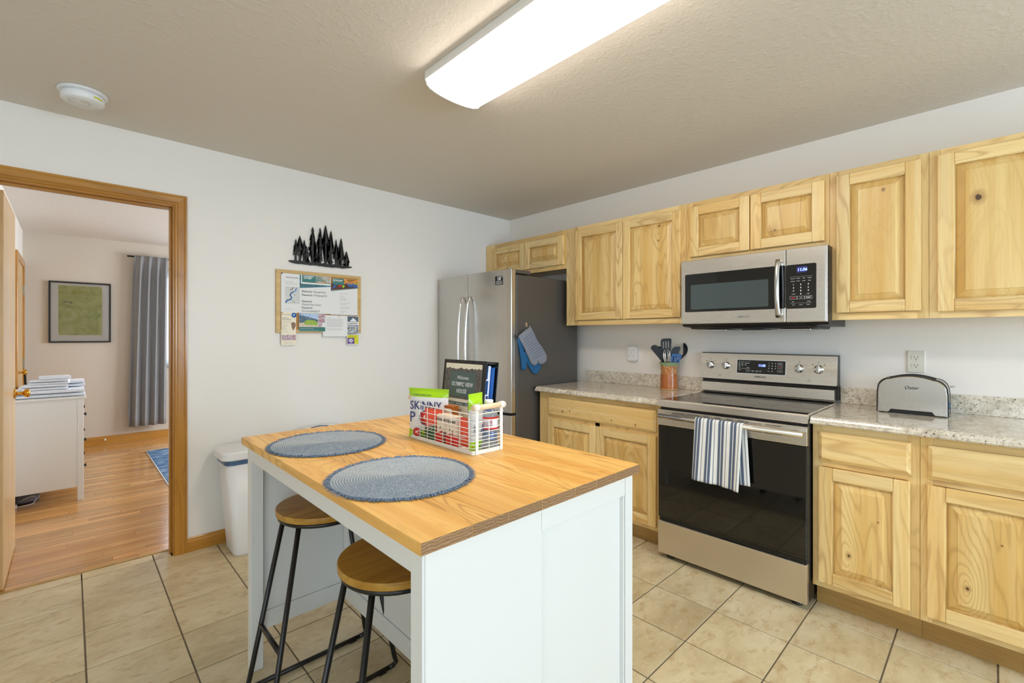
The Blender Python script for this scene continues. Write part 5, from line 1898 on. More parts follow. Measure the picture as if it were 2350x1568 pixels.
# ------------------------------------------------------------------ ceiling light and smoke alarm
cl = thing('ceiling_light', 'long lit fluorescent ceiling light with white wraparound lens', 'ceiling light', (-1.90, -2.24, H))
LX, LW, LY0, LY1 = -1.900, 0.150, -1.640, -2.860
emit('pan', MB().box(LX - LW - 0.004, LX + LW + 0.004, LY1, LY0, 2.4035, 2.4395, 0.001), 'white_lacquer', cl)
def lens(n, a, b, i=0.0):
    prof = [(LX - LW, 2.403), (LX - LW, 2.398)]
    for k in range(0, 13):
        a_ = math.pi * k / 12
        prof.append((LX - (LW - 0.004 - i) * math.cos(a_), 2.396 - 0.040 * math.sin(a_) ** 0.75))
    prof += [(LX + LW, 2.398), (LX + LW, 2.403)]
    return prof
m = MB().prism(lens(0, 0, 0), 'y', LY1 + 0.004, LY0 - 0.004)
emit('lens', m, 'lens', cl)
for y, s_ in ((LY0, 1), (LY1, -1)):
    m = MB()
    pf = [(LX + (x - LX) * 1.03, 2.4395 + (z - 2.4395) * 1.02) for x, z in lens(0, 0, 0)]
    m.prism([(LX - LW * 1.03, 2.4395)] + pf + [(LX + LW * 1.03, 2.4395)], 'y', y - s_ * 0.003, y + s_ * 0.003)
    emit('end_cap', m, 'white_lacquer', cl)

t = thing('smoke_alarm', 'round white smoke alarm with yellow label on the ceiling', 'smoke alarm', (-3.118, -0.372, H))
SA = (-3.118, -0.372, 0)
m = MB()
m.lathe([(0.088, 2.4395), (0.090, 2.434), (0.088, 2.430), (0.078, 2.428), (0.0, 2.428)], SA, 48)
emit('base', m, 'white_plastic', t)
m = MB()
m.lathe([(0.072, 2.428), (0.073, 2.424), (0.0775, 2.422), (0.0790, 2.4165), (0.0775, 2.398), (0.070, 2.390), (0.0, 2.388)], SA, 48)
emit('cover', m, 'white_plastic', t)
m = MB()
m.lathe([(0.040, 2.3875), (0.0405, 2.3862), (0.038, 2.3862), (0.0375, 2.3875)], (SA[0] - 0.012, SA[1] - 0.012, 0), 32, cap=False)
m.lathe([(0.012, 2.3888), (0.012, 2.3860), (0, 2.3860)], (SA[0] + 0.006, SA[1] - 0.030, 0), 20)
emit('test_button', m, 'ivory', t)
m = MB()
vs = []
for z in (2.403, 2.410):
    for k in range(6):
        a = math.radians(-62 + 6.0 * k)
        vs.append((SA[0] + 0.0792 * math.cos(a), SA[1] + 0.0792 * math.sin(a), z))
m._add(vs, [(k, k + 1, k + 7, k + 6) for k in range(5)])
emit('warning_label', m, 'yellow', t)

# ------------------------------------------------------------------ metal tree art
GZ = 1.808
art = thing('metal_tree_art', 'black cut-metal wall art of a row of fir trees above the corkboard', 'wall art', (-1.86, -0.004, GZ))
AT = frame((0, -0.012, 0), (1, 0, 0), (0, 0, 1))
def fir(x, z0, z1, w, trunk=0.35, tw=0.005, lean=0.0):
    """jagged silhouette: drooping boughs down both sides"""
    h = z1 - z0
    zc = z0 + h * trunk
    n = max(6, int((z1 - zc) / 0.0125))
    L, R_ = [], []
    rr = random.Random(int(x * 1e4))
    for side, out in ((-1, L), (1, R_)):
        for k in range(n):
            f = (k + 0.6) / n
            zt = z1 - (z1 - zc) * f
            ww = 1.08 * w * (0.14 + 0.86 * f) * rr.uniform(0.62, 1.12)
            out.append((x + side * ww, zt - 0.008 - ww * 0.22))
            out.append((x + side * ww * 0.84, zt - 0.0105 - ww * 0.22))
            out.append((x + side * (0.003 + ww * 0.22), zt - 0.0075))
    return [(x, z1)] + R_ + [(x + tw, zc + 0.004), (x + tw * 1.3, z0)] + [(x - tw * 1.3, z0), (x - tw, zc + 0.004)] + L[::-1]
FIRS = [(-2.038, 1.963, 0.024, 0.33), (-2.012, 1.991, 0.027, 0.45), (-1.981, 1.966, 0.022, 0.40), (-1.966, 1.925, 0.024, 0.18), (-1.924, 2.064, 0.038, 0.22), (-1.897, 1.900, 0.022, 0.35),
        (-1.872, 2.066, 0.030, 0.50), (-1.872, 1.945, 0.024, 0.22), (-1.832, 2.091, 0.028, 0.53), (-1.794, 2.058, 0.026, 0.35), (-1.801, 1.945, 0.024, 0.24), (-1.757, 2.002, 0.026, 0.28), (-1.738, 1.950, 0.018, 0.3),
        (-1.719, 2.014, 0.030, 0.25), (-1.679, 1.924, 0.028, 0.22)]
for i, (x, zt, w, tk) in enumerate(FIRS):
    T2 = AT @ Matrix.Translation((0, 0, 0.0012 * (i % 2)))
    m = MB(T2)
    pl = fir(x, GZ - 0.004, zt, w, tk)
    c0 = (x, GZ)
    # triangulated fan-safe: build as strips around the trunk line
    vs_f = [(a, b, 0) for a, b in pl] + [(a, b, 0.0018) for a, b in pl]
    n = len(pl)
    bmv = [m.bm.verts.new(T2 @ Vector(v)) for v in vs_f]
    f1 = m.bm.faces.new(bmv[:n])
    f2 = m.bm.faces.new(bmv[n:][::-1])
    for k in range(n):
        m.bm.faces.new([bmv[k], bmv[k + n], bmv[(k + 1) % n + n], bmv[(k + 1) % n]])
    bmesh.ops.triangulate(m.bm, faces=[f1, f2], quad_method='BEAUTY', ngon_method='EAR_CLIP')
    emit('fir_tree', m, 'art_black', art)
m = MB(AT)
top_, bot_ = [], []
rr = random.Random(5)
for k in range(29):
    x = -2.084 + 0.447 * k / 28
    e = min(1.0, k / 3, (28 - k) / 4)
    top_.append((x, GZ + 0.002 + 0.006 * rr.random() * e - 0.000 * k))
    bot_.append((x, GZ - 0.004 - 0.011 * e - 0.004 * rr.random()))
m.prism(top_ + bot_[::-1], 'z', 0, 0.0024)
emit('ground_strip', m, 'art_black', art)
m = MB(AT)
for x in (-2.0, -1.86, -1.70):
    m.lathe([(0.004, -0.0115), (0.004, 0)], (x, GZ - 0.004, 0), 8)
emit('stand_off', m, 'art_black', art)

# ------------------------------------------------------------------ corkboard and papers
cb = thing('corkboard', 'wood-framed corkboard with pinned papers on the back wall', 'corkboard', (-1.868, -0.001, 1.314))
PX0, PX1, PZ0, PZ1 = -2.166, -1.569, 1.315, 1.742
emit('cork', MB().box(PX0 + 0.02, PX1 - 0.02, -0.012, -0.0015, PZ0 + 0.02, PZ1 - 0.02), 'cork', cb)
for a, b, c, d, mt in ((PX0, PX1, PZ1 - 0.022, PZ1, 'cork_frame'), (PX0, PX1, PZ0, PZ0 + 0.022, 'cork_frame'), (PX0, PX0 + 0.029, PZ0 + 0.022, PZ1 - 0.022, 'cork_frame'), (PX1 - 0.029, PX1, PZ0 + 0.022, PZ1 - 0.022, 'cork_frame')):
    emit('frame_bar', MB().box(a, b, -0.020, -0.0015, c, d, 0.0015), mt, cb, (0.96, 1.0))
PT2 = frame((0, 0, 0), (1, 0, 0), (0, 0, 1))


def paper(nm, label, x0, x1, z0, z1, lvl, mat='paper', cat='paper'):
    t = thing(nm, label, cat, ((x0 + x1) / 2, -0.020, z0))
    y = 0.0205 + 0.0010 * lvl
    m = MB(PT2)
    m.box(x0, x1, z0, z1, y, y + 0.0004)
    s_ = emit('sheet', m, mat, t)
    return t, y + 0.0005
def pr(t, w, nm, mat, *rects):
    m = MB(PT2)
    for q in rects:
        m.box(q[0], q[1], q[2], q[3], w, w + 0.00012)
    return emit(nm, m, mat, t)
def tx_(t, w, nm, mat, *items):
    m = MB(PT2)
    for it in items:
        m.text(it[1], it[0], it[2], it[3], w + 0.0003, it[4] if len(it) > 4 else 'LEFT', ext=0.00005, bold=it[5] if len(it) > 5 else 0.0, sx=it[6] if len(it) > 6 else 1.0)
    return emit(nm, m, mat, t)
def pin(x, z, w, mat='brass'):
    m = MB(PT2)
    m.lathe([(0.0045, 0), (0.0045, 0.002), (0.002, 0.003), (0, 0.0032)], (x, z, w), 12)
    return tag(emit('push_pin', m, mat), None, 'pin') if False else m


t, w = paper('map_notice', 'white notice with grey river map at the left of the corkboard', -2.136, -1.996, 1.452, 1.719, 0)
tx_(t, w, 'heading', 'dark_print', (0.0105, 'Visit the Dam Sites', -2.106, 1.688, 'LEFT', 0.0002))
tx_(t, w, 'small_lettering', 'grey_print', (0.0055, 'Elwha River Restoration', -2.110, 1.661), (0.0048, 'Take the road west to the river and the', -2.110, 1.651), (0.0048, 'overlook above the old dam site to see', -2.110, 1.644), (0.0045, 'Open daily from dawn to dusk', -2.110, 1.474))
pr(t, w, 'map_print', 'pic_grey_map', (-2.110, -2.000, 1.513, 1.628))
m = MB(PT2)
def ribbon(pts, r, mm):
    for (a, b), (c, d) in zip(pts, pts[1:]):
        dx, dz = c - a, d - b
        L = math.hypot(dx, dz)
        nx, nz = -dz / L * r, dx / L * r
        mm._add([(a + nx, b + nz, w + 0.0002), (a - nx, b - nz, w + 0.0002), (c - nx, d - nz, w + 0.0002), (c + nx, d + nz, w + 0.0002)], [(0, 1, 2, 3)])
ribbon([(-2.108, 1.516), (-2.095, 1.534), (-2.073, 1.540), (-2.066, 1.556), (-2.077, 1.570), (-2.071, 1.583), (-2.055, 1.594), (-2.041, 1.606), (-2.038, 1.626)], 0.0028, m)
emit('river_print', m, 'tab_blue', t, None)
m = MB(PT2)
ribbon([(-2.110, 1.520), (-2.098, 1.538), (-2.076, 1.544), (-2.070, 1.556), (-2.081, 1.570), (-2.074, 1.586), (-2.058, 1.598)], 0.0016, m)
ribbon([(-2.078, 1.606), (-2.066, 1.612), (-2.058, 1.626)], 0.0022, m)
ribbon([(-2.064, 1.536), (-2.046, 1.520)], 0.0012, m)
m.lathe([(0.0028, 0), (0.0028, 0.0003), (0, 0.0003)], (-2.048, 1.574, w), 8)
emit('road_print', m, 'dark_print', t)

t, w = paper('wifi_notice', 'white notice headed CONNECT TO WIFI with network names in the middle of the corkboard', -2.018, -1.8005, 1.451, 1.719, 2)
pr(t, w, 'picture', 'pic_coast', (-2.000, -1.8035, 1.666, 1.7165))
m = MB(PT2)
m.prism([(-2.016, 1.655), (-1.8015, 1.655), (-1.8015, 1.647), (-2.016, 1.624)], 'z', w, w + 0.0001)
m.prism([(-2.016, 1.717), (-2.006, 1.717), (-2.008, 1.655), (-2.016, 1.650)], 'z', w, w + 0.0001)
emit('lake_picture', m, 'pic_lake', t)
pr(t, w + 0.0002, 'heading_block', 'teal_print', (-2.000, -1.907, 1.668, 1.715))
tx_(t, w + 0.0003, 'heading', 'white_print', (0.0128, 'CONNECT', -1.990, 1.702, 'LEFT', 0.0006, 1.1), (0.0128, 'TO WIFI', -1.990, 1.690, 'LEFT', 0.0006, 1.1))
tx_(t, w, 'bold_lettering', 'dark_print', (0.0195, 'Network:', -2.002, 1.597, 'LEFT', 0.0003, 0.92), (0.0195, 'Password:', -2.002, 1.572, 'LEFT', 0.0003, 0.92), (0.0195, 'Network:', -2.003, 1.528, 'LEFT', 0.0003, 0.92), (0.0195, 'Password:', -2.003, 1.483, 'LEFT', 0.0003, 0.92))
tx_(t, w, 'lettering', 'dark_print', (0.0195, 'OlympicView', -1.927, 1.597, 'LEFT', 0, 0.86), (0.0195, 'PAolympic!23', -1.921, 1.572, 'LEFT', 0, 0.86), (0.0195, 'OlympicView Guest', -2.003, 1.506, 'LEFT', 0, 0.84), (0.0195, 'HurricaneRidge!23', -2.003, 1.461, 'LEFT', 0, 0.84))

t, w = paper('important_notice', 'white notice headed IMPORTANT with orange sunset picture at the right of the corkboard', -1.800, -1.597, 1.447, 1.716, 1)
pr(t, w, 'picture', 'pic_sunset', (-1.799, -1.5975, 1.676, 1.7155))
m = MB(PT2)
m.prism([(-1.799, 1.676), (-1.5975, 1.676), (-1.5975, 1.654), (-1.799, 1.622)], 'z', w, w + 0.0001)
emit('dock_picture', m, 'pic_dock', t)
m = MB(PT2)
m.prism([(-1.799, 1.620), (-1.799, 1.616), (-1.5975, 1.650), (-1.5975, 1.654)], 'z', w, w + 0.0001)
emit('green_strip', m, 'teal_print', t)
m = MB(PT2)
for a, b in ((-1.790, 1.632), (-1.778, 1.648)):
    m.prism([(a - 0.006, b), (a + 0.018, b + 0.012), (a + 0.030, b + 0.024), (a + 0.006, b + 0.014)], 'z', w + 0.0002, w + 0.0003)
for a in (-1.690, -1.672, -1.650, -1.632):
    m.prism([(a, 1.690), (a + 0.012, 1.684), (a + 0.042, 1.660), (a + 0.030, 1.655)], 'z', w + 0.0002, w + 0.0003)
emit('kayak_print', m, 'tab_blue', t)
m = MB(PT2)
m.prism([(-1.742, 1.664), (-1.722, 1.668), (-1.726, 1.650), (-1.736, 1.648)], 'z', w + 0.0002, w + 0.0003)
emit('red_print', m, 'red', t)
m = MB(PT2)
m.prism([(-1.716, 1.664), (-1.696, 1.666), (-1.700, 1.650), (-1.712, 1.648)], 'z', w + 0.0002, w + 0.0003)
m.prism([(-1.62, 1.692), (-1.598, 1.682), (-1.598, 1.678), (-1.63, 1.688)], 'z', w + 0.0002, w + 0.0003)
emit('green_print', m, 'bag_green', t)
pr(t, w + 0.0003, 'heading_block', 'teal_print', (-1.787, -1.703, 1.667, 1.712))
tx_(t, w + 0.0005, 'heading', 'white_print', (0.0135, 'IMPORTANT', -1.784, 1.694, 'LEFT', 0.0006, 0.95), (0.0055, 'CONTACT INFORMATION', -1.784, 1.686))
its = []
for k, s_ in enumerate(('Olympic Medical Center', '', 'Police and fire', 'Call or text 911', 'Front desk and help line', 'Urgent care clinic', '', 'For non emergency calls please', 'county sheriff office', '', 'Local urgent care and pharmacy', 'open every day of the week', '', 'Park information line', 'visitor center')):
    its.append((0.0062, s_, -1.733, 1.602 - 0.0100 * k))
tx_(t, w, 'small_lettering', 'grey_print', *its)
tx_(t, w, 'faint_lettering', 'ivory', (0.006, 'Emergency', -1.79, 1.602), (0.006, 'Hospital', -1.79, 1.580), (0.006, 'Pharmacy', -1.79, 1.535), (0.006, 'Parks', -1.79, 1.505))

t, w = paper('museum_brochure', 'cream museum brochure with blue badge hanging below the lower left of the corkboard', -2.135, -2.040, 1.231, 1.455, 3, 'cream_paper')
tx_(t, w, 'heading', 'dark_print', (0.0082, 'Welcome to the museum', -2.131, 1.436, 'LEFT', 0, 0.62), (0.0100, 'MUSEUM at', -2.131, 1.411, 'LEFT', 0, 0.85), (0.0100, 'THE CARNEGIE', -2.131, 1.400, 'LEFT', 0, 0.85))
tx_(t, w, 'small_lettering', 'grey_print', *[(0.0052, s_, -2.131, 1.388 - 0.0075 * k) for k, s_ in enumerate(('Learn about the history of the', 'peninsula and its peoples', '', 'Our exhibits tell', 'the story of timber', 'and the sea', 'Admission by', 'donation today', '', 'Open Wed to Sat'))],
    (0.0048, 'Visit us downtown on Lincoln St', -2.122, 1.250), (0.0048, 'Call ahead for group tours', -2.118, 1.243))
m = MB(PT2)
m.lathe([(0.0165, 0), (0.0165, 0.0002), (0, 0.0002)], (-2.0545, 1.435, w), 24)
emit('badge', m, 'tab_blue', t)
m = MB(PT2)
m.lathe([(0.0065, 0.0003), (0.0065, 0.0004), (0, 0.0004)], (-2.0545, 1.436, w), 5)
emit('badge_print', m, 'cream_paper', t)
m = MB(PT2)
m.prism([(-2.073, 1.380), (-2.062, 1.388), (-2.050, 1.386), (-2.042, 1.376), (-2.043, 1.360), (-2.050, 1.345), (-2.056, 1.330), (-2.064, 1.338), (-2.070, 1.356)], 'z', w, w + 0.0001)
emit('carving_picture', m, 'pic_mask', t)
pr(t, w, 'picture', 'pic_town', (-2.131, -2.043, 1.2635, 1.300))

t, w = paper('photo_card', 'colourful photo card of a house with dark green foot at the bottom of the corkboard', -2.021, -1.840, 1.324, 1.449, 4)
pr(t, w, 'sky_picture', 'pic_sky', (-2.020, -1.892, 1.412, 1.448))
m = MB(PT2)
m.prism([(-2.020, 1.440), (-1.892, 1.408), (-1.892, 1.385), (-2.020, 1.385)], 'z', w + 0.0001, w + 0.0002)
emit('house_picture', m, 'pic_house', t)
pr(t, w, 'gravel_picture', 'pic_yard', (-2.020, -1.892, 1.355, 1.386))
m = MB(PT2)
m.prism([(-1.985, 1.372), (-1.985, 1.396), (-1.965, 1.404), (-1.915, 1.402), (-1.897, 1.392), (-1.895, 1.368)], 'z', w + 0.0003, w + 0.0004)
emit('shrub_picture', m, 'pic_green', t)
pr(t, w, 'small_picture', 'pic_town', (-1.890, -1.841, 1.418, 1.447), (-1.890, -1.841, 1.386, 1.416), (-1.890, -1.864, 1.356, 1.384))
pr(t, w + 0.0001, 'foot_band', 'teal_print', (-2.020, -1.841, 1.325, 1.355))
tx_(t, w + 0.0002, 'lettering', 'white_print', (0.0075, 'Olympic Peninsula house rental', -2.012, 1.343, 'LEFT', 0, 0.92), (0.0055, 'Scan to see rates and book your next stay with us today', -2.014, 1.332, 'LEFT', 0, 0.98))

t, w = paper('typed_letter', 'white typed letter half hanging below the corkboard between card and bus leaflet', -1.857, -1.678, 1.289, 1.442, 3)
tx_(t, w, 'small_lettering', 'grey_print', (0.0060, 'Dear Guests,', -1.826, 1.424), *[(0.0056, s_, -1.829, 1.413 - 0.0078 * k) for k, s_ in enumerate((
    'Thank you for staying at our house. We hope that', 'you enjoy the park and the town while you are here', 'with us. Please help yourself to the snacks and the', 'coffee in the kitchen. Towels are in the dresser and',
    'more blankets are in the closet of each bedroom. The', 'bins are emptied on Monday so please leave them at', 'the curb the night before. If anything is missing or', 'broken just send a message and we will fix it soon.', '', 'We would be grateful for a kind review of the stay', 'and wish you a wonderful time on the peninsula.'))])

t, w = paper('bus_leaflet', 'narrow bus leaflet with yellow and purple foot at the lower right of the corkboard', -1.679, -1.588, 1.229, 1.441, 5)
pr(t, w, 'mountain_picture', 'pic_house', (-1.676, -1.592, 1.398, 1.438))
m = MB(PT2)
m.prism([(-1.660, 1.400), (-1.634, 1.428), (-1.622, 1.420), (-1.602, 1.400)], 'z', w + 0.0002, w + 0.0003)
emit('peak_print', m, 'white_print', t)
tx_(t, w, 'heading', 'dark_print', (0.0175, 'CLALLAM TRANSIT', -1.6755, 1.380, 'LEFT', 0.0002, 0.50))
pr(t, w, 'dark_band', 'navy_print', (-1.676, -1.592, 1.364, 1.3725))
tx_(t, w + 0.0001, 'band_lettering', 'white_print', (0.0066, 'GET ON BOARD RIDE US', -1.674, 1.366, 'LEFT', 0.0001, 0.92))
pr(t, w, 'bus_picture', 'pic_bus', (-1.676, -1.592, 1.303, 1.360))
pr(t, w, 'yellow_foot', 'yellow', (-1.676, -1.592, 1.234, 1.300))
tx_(t, w + 0.0001, 'foot_lettering', 'dark_print', *[(0.0062, s_, -1.670 + 0.006 * (k % 2), 1.292 - 0.0072 * k) for k, s_ in enumerate(('Use this leaflet as a bus', 'pass and enjoy a ride', 'around the county'))])
pr(t, w + 0.0001, 'purple_square', 'purple', (-1.676, -1.624, 1.234, 1.277))
m = MB(PT2)
m.prism([(-1.650 + 0.018 * math.cos(a), 1.259 + 0.0125 * math.sin(a)) for a in [k * math.pi / 12 for k in range(24)]], 'z', w + 0.0003, w + 0.0004)
emit('emblem', m, 'white_print', t)
m = MB(PT2)
m.prism([(-1.664, 1.256), (-1.655, 1.264), (-1.648, 1.260), (-1.640, 1.266), (-1.636, 1.256), (-1.650, 1.258)], 'z', w + 0.0005, w + 0.0006)
emit('emblem_print', m, 'purple', t)
tx_(t, w + 0.0002, 'emblem_lettering', 'white_print', (0.0058, 'TRANSIT', -1.650, 1.2375, 'CENTER', 0.0001, 1.1))
for nm, lb, x, z, w, mt in (('push_pin', 'dark round push pin in the top left corner of the corkboard papers', -2.130, 1.715, 0.0212, 'dark_print'),
                            ('push_pin', 'brass push pin at the top left of the wifi notice', -1.996, 1.716, 0.0232, 'brass'),
                            ('push_pin', 'pale push pin at the top of the IMPORTANT notice', -1.700, 1.707, 0.0225, 'ivory'),
                            ('push_pin', 'brass push pin at the top of the typed letter', -1.741, 1.436, 0.0240, 'brass'),
                            ('push_pin', 'brass push pin at the top of the bus leaflet', -1.611, 1.430, 0.0262, 'brass'),
                            ('push_pin', 'brass push pin at the top left of the museum brochure', -2.129, 1.450, 0.0242, 'brass')):
    m = MB(PT2)
    m.lathe([(0.0042, 0), (0.0042, 0.002), (0.002, 0.003), (0, 0.0032)], (x, z, w), 12)
    tag(emit(nm, m, mt), lb, 'push pin')

# ------------------------------------------------------------------ bedroom
t = thing('dresser', 'white chest of drawers with black knobs seen end on through the doorway', 'dresser', (-3.285, 2.36, 0))
QX0, QX1, QY0, QY1, QZ = -3.495, -3.083, 1.632, 3.09, 0.818
emit('top', MB().box(QX0 - 0.004, QX1 + 0.014, QY0 - 0.012, QY1 + 0.012, 0.800, QZ, 0.003), 'white_lacquer', t)
for y0_, y1_ in ((QY0, QY0 + 0.038), (QY1 - 0.038, QY1)):
    for x0_, x1_ in ((QX0, QX0 + 0.034), (QX1 - 0.036, QX1)):
        emit('leg', MB().box(x0_, x1_, y0_, y1_, 0, 0.7995, 0.002), 'white_lacquer', t)
emit('side_panel', MB().box(QX0 + 0.034, QX1 - 0.036, QY0 + 0.006, QY0 + 0.022, 0.108, 0.799, 0.001), 'white_lacquer', t)
emit('side_panel', MB().box(QX0 + 0.034, QX1 - 0.036, QY1 - 0.022, QY1 - 0.006, 0.108, 0.799, 0.001), 'white_lacquer', t)
emit('back_panel', MB().box(QX0 + 0.004, QX0 + 0.010, QY0 + 0.038, QY1 - 0.038, 0.108, 0.799), 'white_lacquer', t)
for k, (za, zb) in enumerate(((0.555, 0.785), (0.330, 0.548), (0.112, 0.323))):
    for ya, yb in ((QY0 + 0.042, 2.358), (2.364, QY1 - 0.042)):
        d_ = emit('drawer', MB().box(QX0 + 0.02, QX1 - 0.004, ya, yb, za, zb, 0.002), 'white_lacquer', t)
        m = MB()
        m.lathe([(0.006, 0), (0.005, 0.012), (0.013, 0.020), (0.014, 0.028), (0, 0.029)], (QX1 - 0.004, 2.086 if ya < 2 else 2.654, (0.62, 0.40, 0.18)[k]), 14, 'x')
        emit('knob', m, 'black', d_)


def folded(label, x0, x1, y0, y1, z0, th, layers=2, rot=0.0):
    """folded towel: soft rounded slabs joined by the fold on the +x side"""
    t = thing('folded_towel', label, 'towel', ((x0 + x1) / 2, (y0 + y1) / 2, z0), 'folded towels on the dresser')
    R_ = Matrix.Translation(((x0 + x1) / 2, (y0 + y1) / 2, z0)) @ Matrix.Rotation(rot, 4, 'Z')
    w, d = x1 - x0, y1 - y0
    lt = th / layers
    for k in range(layers):
        m = MB(R_)
        n = 20
        rings = []
        for j in range(n + 1):
            u = j / n
            sag = 0.0025 * math.sin(5 * u + k * 1.3) + 0.0015 * math.sin(11 * u + k)
            yy_ = -d / 2 + d * u
            e = min(1, u / 0.08, (1 - u) / 0.08) ** 0.5
            ring_ = []
            for a, b in rrect(w - 0.006 * (k % 2), lt * (0.45 + 0.60 * e), lt * 0.215, 4, 0.002 * math.sin(7 * u + k), lt * (k + 0.5) + (sag if k else sag * 0.2) * (1 if k else 0.0)):
                ring_.append((a, yy_, b))
            rings.append(ring_)
        m.loft(rings)
        emit('layer', m, 'towel', t)
    return t
Z0 = QZ + 0.0005
folded('largest white waffle bath towel at the bottom of the pile on the dresser', -3.49, -3.075, 1.66, 2.05, Z0, 0.052, 2)
folded('white bath towel with rounded fold at the right rear of the pile', -3.30, -3.072, 1.90, 2.25, Z0 + 0.057, 0.045, 2)
folded('white hand towel in the middle of the pile, second from the bottom', -3.425, -3.175, 1.69, 1.90, Z0 + 0.057, 0.038, 2, 0.03)
folded('small white towel near the top of the pile, second from the top', -3.385, -3.165, 1.70, 1.89, Z0 + 0.099, 0.032, 2, -0.05)
folded('smallest white washcloth on the very top of the towel pile', -3.335, -3.160, 1.71, 1.87, Z0 + 0.135, 0.024, 1, 0.06)

tag(bx('wall_television', (-3.5345, 1.30, 1.235), (-3.503, 2.198, 1.853), 'black_glass', None, 0.003), 'edge of a black television on the bedroom wall beside the open door', 'television')
t = thing('small_wall_picture', 'narrow black-framed picture on the bedroom wall beyond the television', 'picture', (-3.535, 2.30, 1.41))
for a in ((-3.5345, 2.212, 1.414, -3.515, 2.222, 1.657), (-3.5345, 2.368, 1.414, -3.515, 2.378, 1.657), (-3.5345, 2.222, 1.647, -3.515, 2.368, 1.657), (-3.5345, 2.222, 1.414, -3.515, 2.368, 1.424)):
    emit('frame_bar', MB().box(a[0], a[3], a[1], a[4], a[2], a[5]), 'black', t)
emit('print', MB().box(-3.5343, -3.525, 2.222, 2.368, 1.424, 1.647), 'cream_paper', t)
m = MB()
m.tube([(-3.478, 3.13, 0.952), (-3.474, 3.128, 0.90), (-3.470, 3.126, 0.80), (-3.466, 3.12, 0.73)], 0.010, 6)
tag(emit('black_strap', m, 'black_matte'), 'black strap hanging from the brass closet door knob in the bedroom', 'strap')

t = thing('framed_map', 'green topographic map in a thin black frame on the bedroom wall', 'picture', (-3.07, 3.99, 1.215))
FX0, FX1, FZ0, FZ1 = -3.334, -2.807, 1.215, 1.912
for a, b, c, d in ((FX0, FX1, FZ1 - 0.016, FZ1), (FX0, FX1, FZ0, FZ0 + 0.016), (FX0, FX0 + 0.016, FZ0 + 0.016, FZ1 - 0.016), (FX1 - 0.016, FX1, FZ0 + 0.016, FZ1 - 0.016)):
    emit('frame_bar', MB().box(a, b, 3.970, 3.998, c, d, 0.001), 'black', t)
emit('map_sheet', MB().box(FX0 + 0.016, FX1 - 0.016, 3.990, 3.996, FZ0 + 0.016, FZ1 - 0.016), 'paper', t)
emit('map_print', MB().box(FX0 + 0.078, FX1 - 0.078, 3.9885, 3.9898, FZ0 + 0.085, FZ1 - 0.042), 'pic_map', t)
m = MB(frame((0, 3.9882, 0), (1, 0, 0), (0, 0, 1)))
for k in range(4):
    m.box(FX0 + 0.09, FX1 - 0.09, FZ0 + 0.085 + 0.13 * (k + 0.6), FZ0 + 0.085 + 0.13 * (k + 0.6) + 0.0012, 0, 0.0003)
for a, b in ((-3.22, 1.68), (-3.20, 1.675), (-3.17, 1.67), (-3.16, 1.665)):
    m.box(a, a + 0.02, b, b + 0.012, 0, 0.0003)
emit('map_lines', m, 'grey_print', t)
emit('pane', MB().box(FX0 + 0.016, FX1 - 0.016, 3.979, 3.981, FZ0 + 0.016, FZ1 - 0.016), 'pane', t)

# curtains
def curtain(nm, label, x0t, x1t, x0b, x1b, yc, zt, zb, folds, amp, mat, ph=0.0):
    m = MB()
    def f(u, v):
        z = zt + (zb - zt) * v
        xa = x0t + (x0b - x0t) * v ** 0.7
        xb = x1t + (x1b - x1t) * v ** 0.7
        pinch = 0.35 + 0.65 * min(1.0, v / 0.12)
        y = yc + amp * pinch * (math.sin(folds * 2 * math.pi * u + ph) + 0.35 * math.sin(folds * 4 * math.pi * u + 1.0 + 2 * v + ph))
        return (xa + (xb - xa) * (u + 0.012 * math.sin(folds * 4 * math.pi * u)), y, z)
    m.grid(f, int(26 * folds), 24)
    o = emit(nm, m, mat)
    md = o.modifiers.new('thickness', 'SOLIDIFY')
    md.thickness = 0.002
    return tag(o, label, 'curtain')
curtain('curtain', 'long grey curtain hanging beside the bedroom window', -2.592, -2.265, -2.655, -2.285, 3.90, 2.275, 0.185, 4.0, 0.030, 'curtain')
curtain('sheer_curtain', 'bright white sheer curtain over the bedroom window behind the grey one', -2.345, -1.0, -2.345, -1.0, 3.965, 2.14, 0.90, 16.0, 0.008, 'sheer')
curtain('curtain', 'second grey curtain fold hanging right of the sheer against the door frame', -2.262, -2.0, -2.285, -2.0, 3.915, 2.275, 0.185, 3.0, 0.022, 'curtain', 1.0) if False else None
m = MB()
m.tube([(-2.66, 3.93, 2.262), (-0.75, 3.93, 2.262)], 0.010, 10)
tag(emit('curtain_rod', m, 'black_iron'), 'dark curtain rod over the bedroom window holding the grey curtain', 'curtain rod')
t = thing('area_rug', 'blue and white streaked rug on the bedroom wood floor', 'rug', (-1.9, 2.37, 0.0))
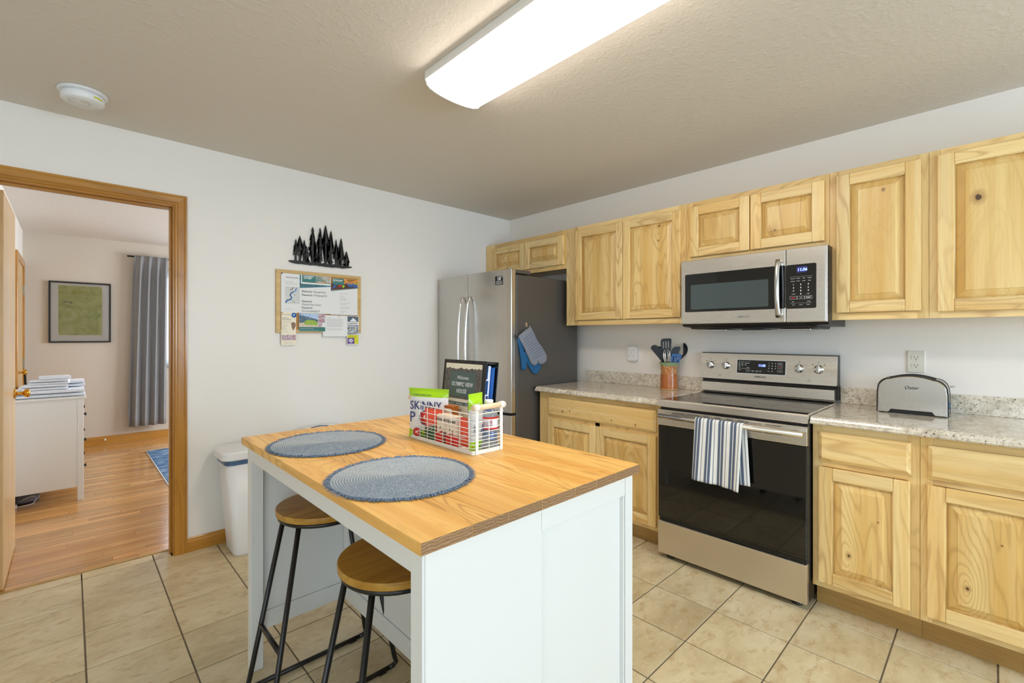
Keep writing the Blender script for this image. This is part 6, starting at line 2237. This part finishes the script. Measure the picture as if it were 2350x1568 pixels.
emit('pile', MB().box(-2.540, -1.10, 1.545, 3.205, 0.0004, 0.008, 0.002), 'rug', t)
m = MB()
m.tube([(-2.546, 1.540, 0.005), (-2.546, 3.210, 0.005)], 0.0045, 6)
emit('bound_edge', m, 'white_print', t)
t = thing('scale', 'grey oval bathroom scale standing on edge of the floor beneath the dresser', 'bathroom scale', (-3.40, 1.87, 0)) if False else thing('robot_vacuum', 'round grey cleaning device with glossy top under the dresser', 'vacuum', (-3.42, 1.90, 0))
m = MB()
m.lathe([(0.0, 0.012), (0.085, 0.012), (0.092, 0.020), (0.094, 0.045), (0.088, 0.056), (0, 0.060)], (-3.425, 1.88, 0), 36)
emit('shell', m, 'mitt_grey', t)
m = MB()
m.lathe([(0.080, 0.0002), (0.088, 0.0002), (0.088, 0.012), (0.0, 0.012)], (-3.425, 1.88, 0), 36)
emit('bumper', m, 'black', t)
m = MB()
pts = [(-3.47, 1.745, 0.010), (-3.44, 1.74, 0.004), (-3.40, 1.745, 0.004), (-3.365, 1.775, 0.004), (-3.352, 1.815, 0.02), (-3.365, 1.85, 0.05), (-3.40, 1.87, 0.064), (-3.43, 1.85, 0.064), (-3.45, 1.82, 0.05),
       (-3.44, 1.785, 0.03), (-3.41, 1.765, 0.05), (-3.375, 1.77, 0.062), (-3.355, 1.80, 0.05)]
m.tube(pts, 0.0028, 6)
tag(emit('extension_lead', m, 'white_plastic'), 'looped white cable lying by the grey device under the dresser', 'cord')
tag(bx('power_adapter', (-3.495, 1.700, 0.0005), (-3.447, 1.735, 0.028), 'white_plastic', None, 0.003), 'small white power brick on the floor by the left leg of the dresser', 'power adapter')
m = MB(frame((-2.860, 3.984, 0.058), (1, 0, 0), (0, 0, 1)))
m.lathe([(0.010, 0), (0.010, 0.003), (0.004, 0.005), (0.004, 0.030), (0.009, 0.032), (0.009, 0.042), (0, 0.043)], (0, 0, 0), 14)
tag(emit('door_stop', m, 'white_plastic'), 'small white door stop on the bedroom baseboard below the framed map', 'door stop')
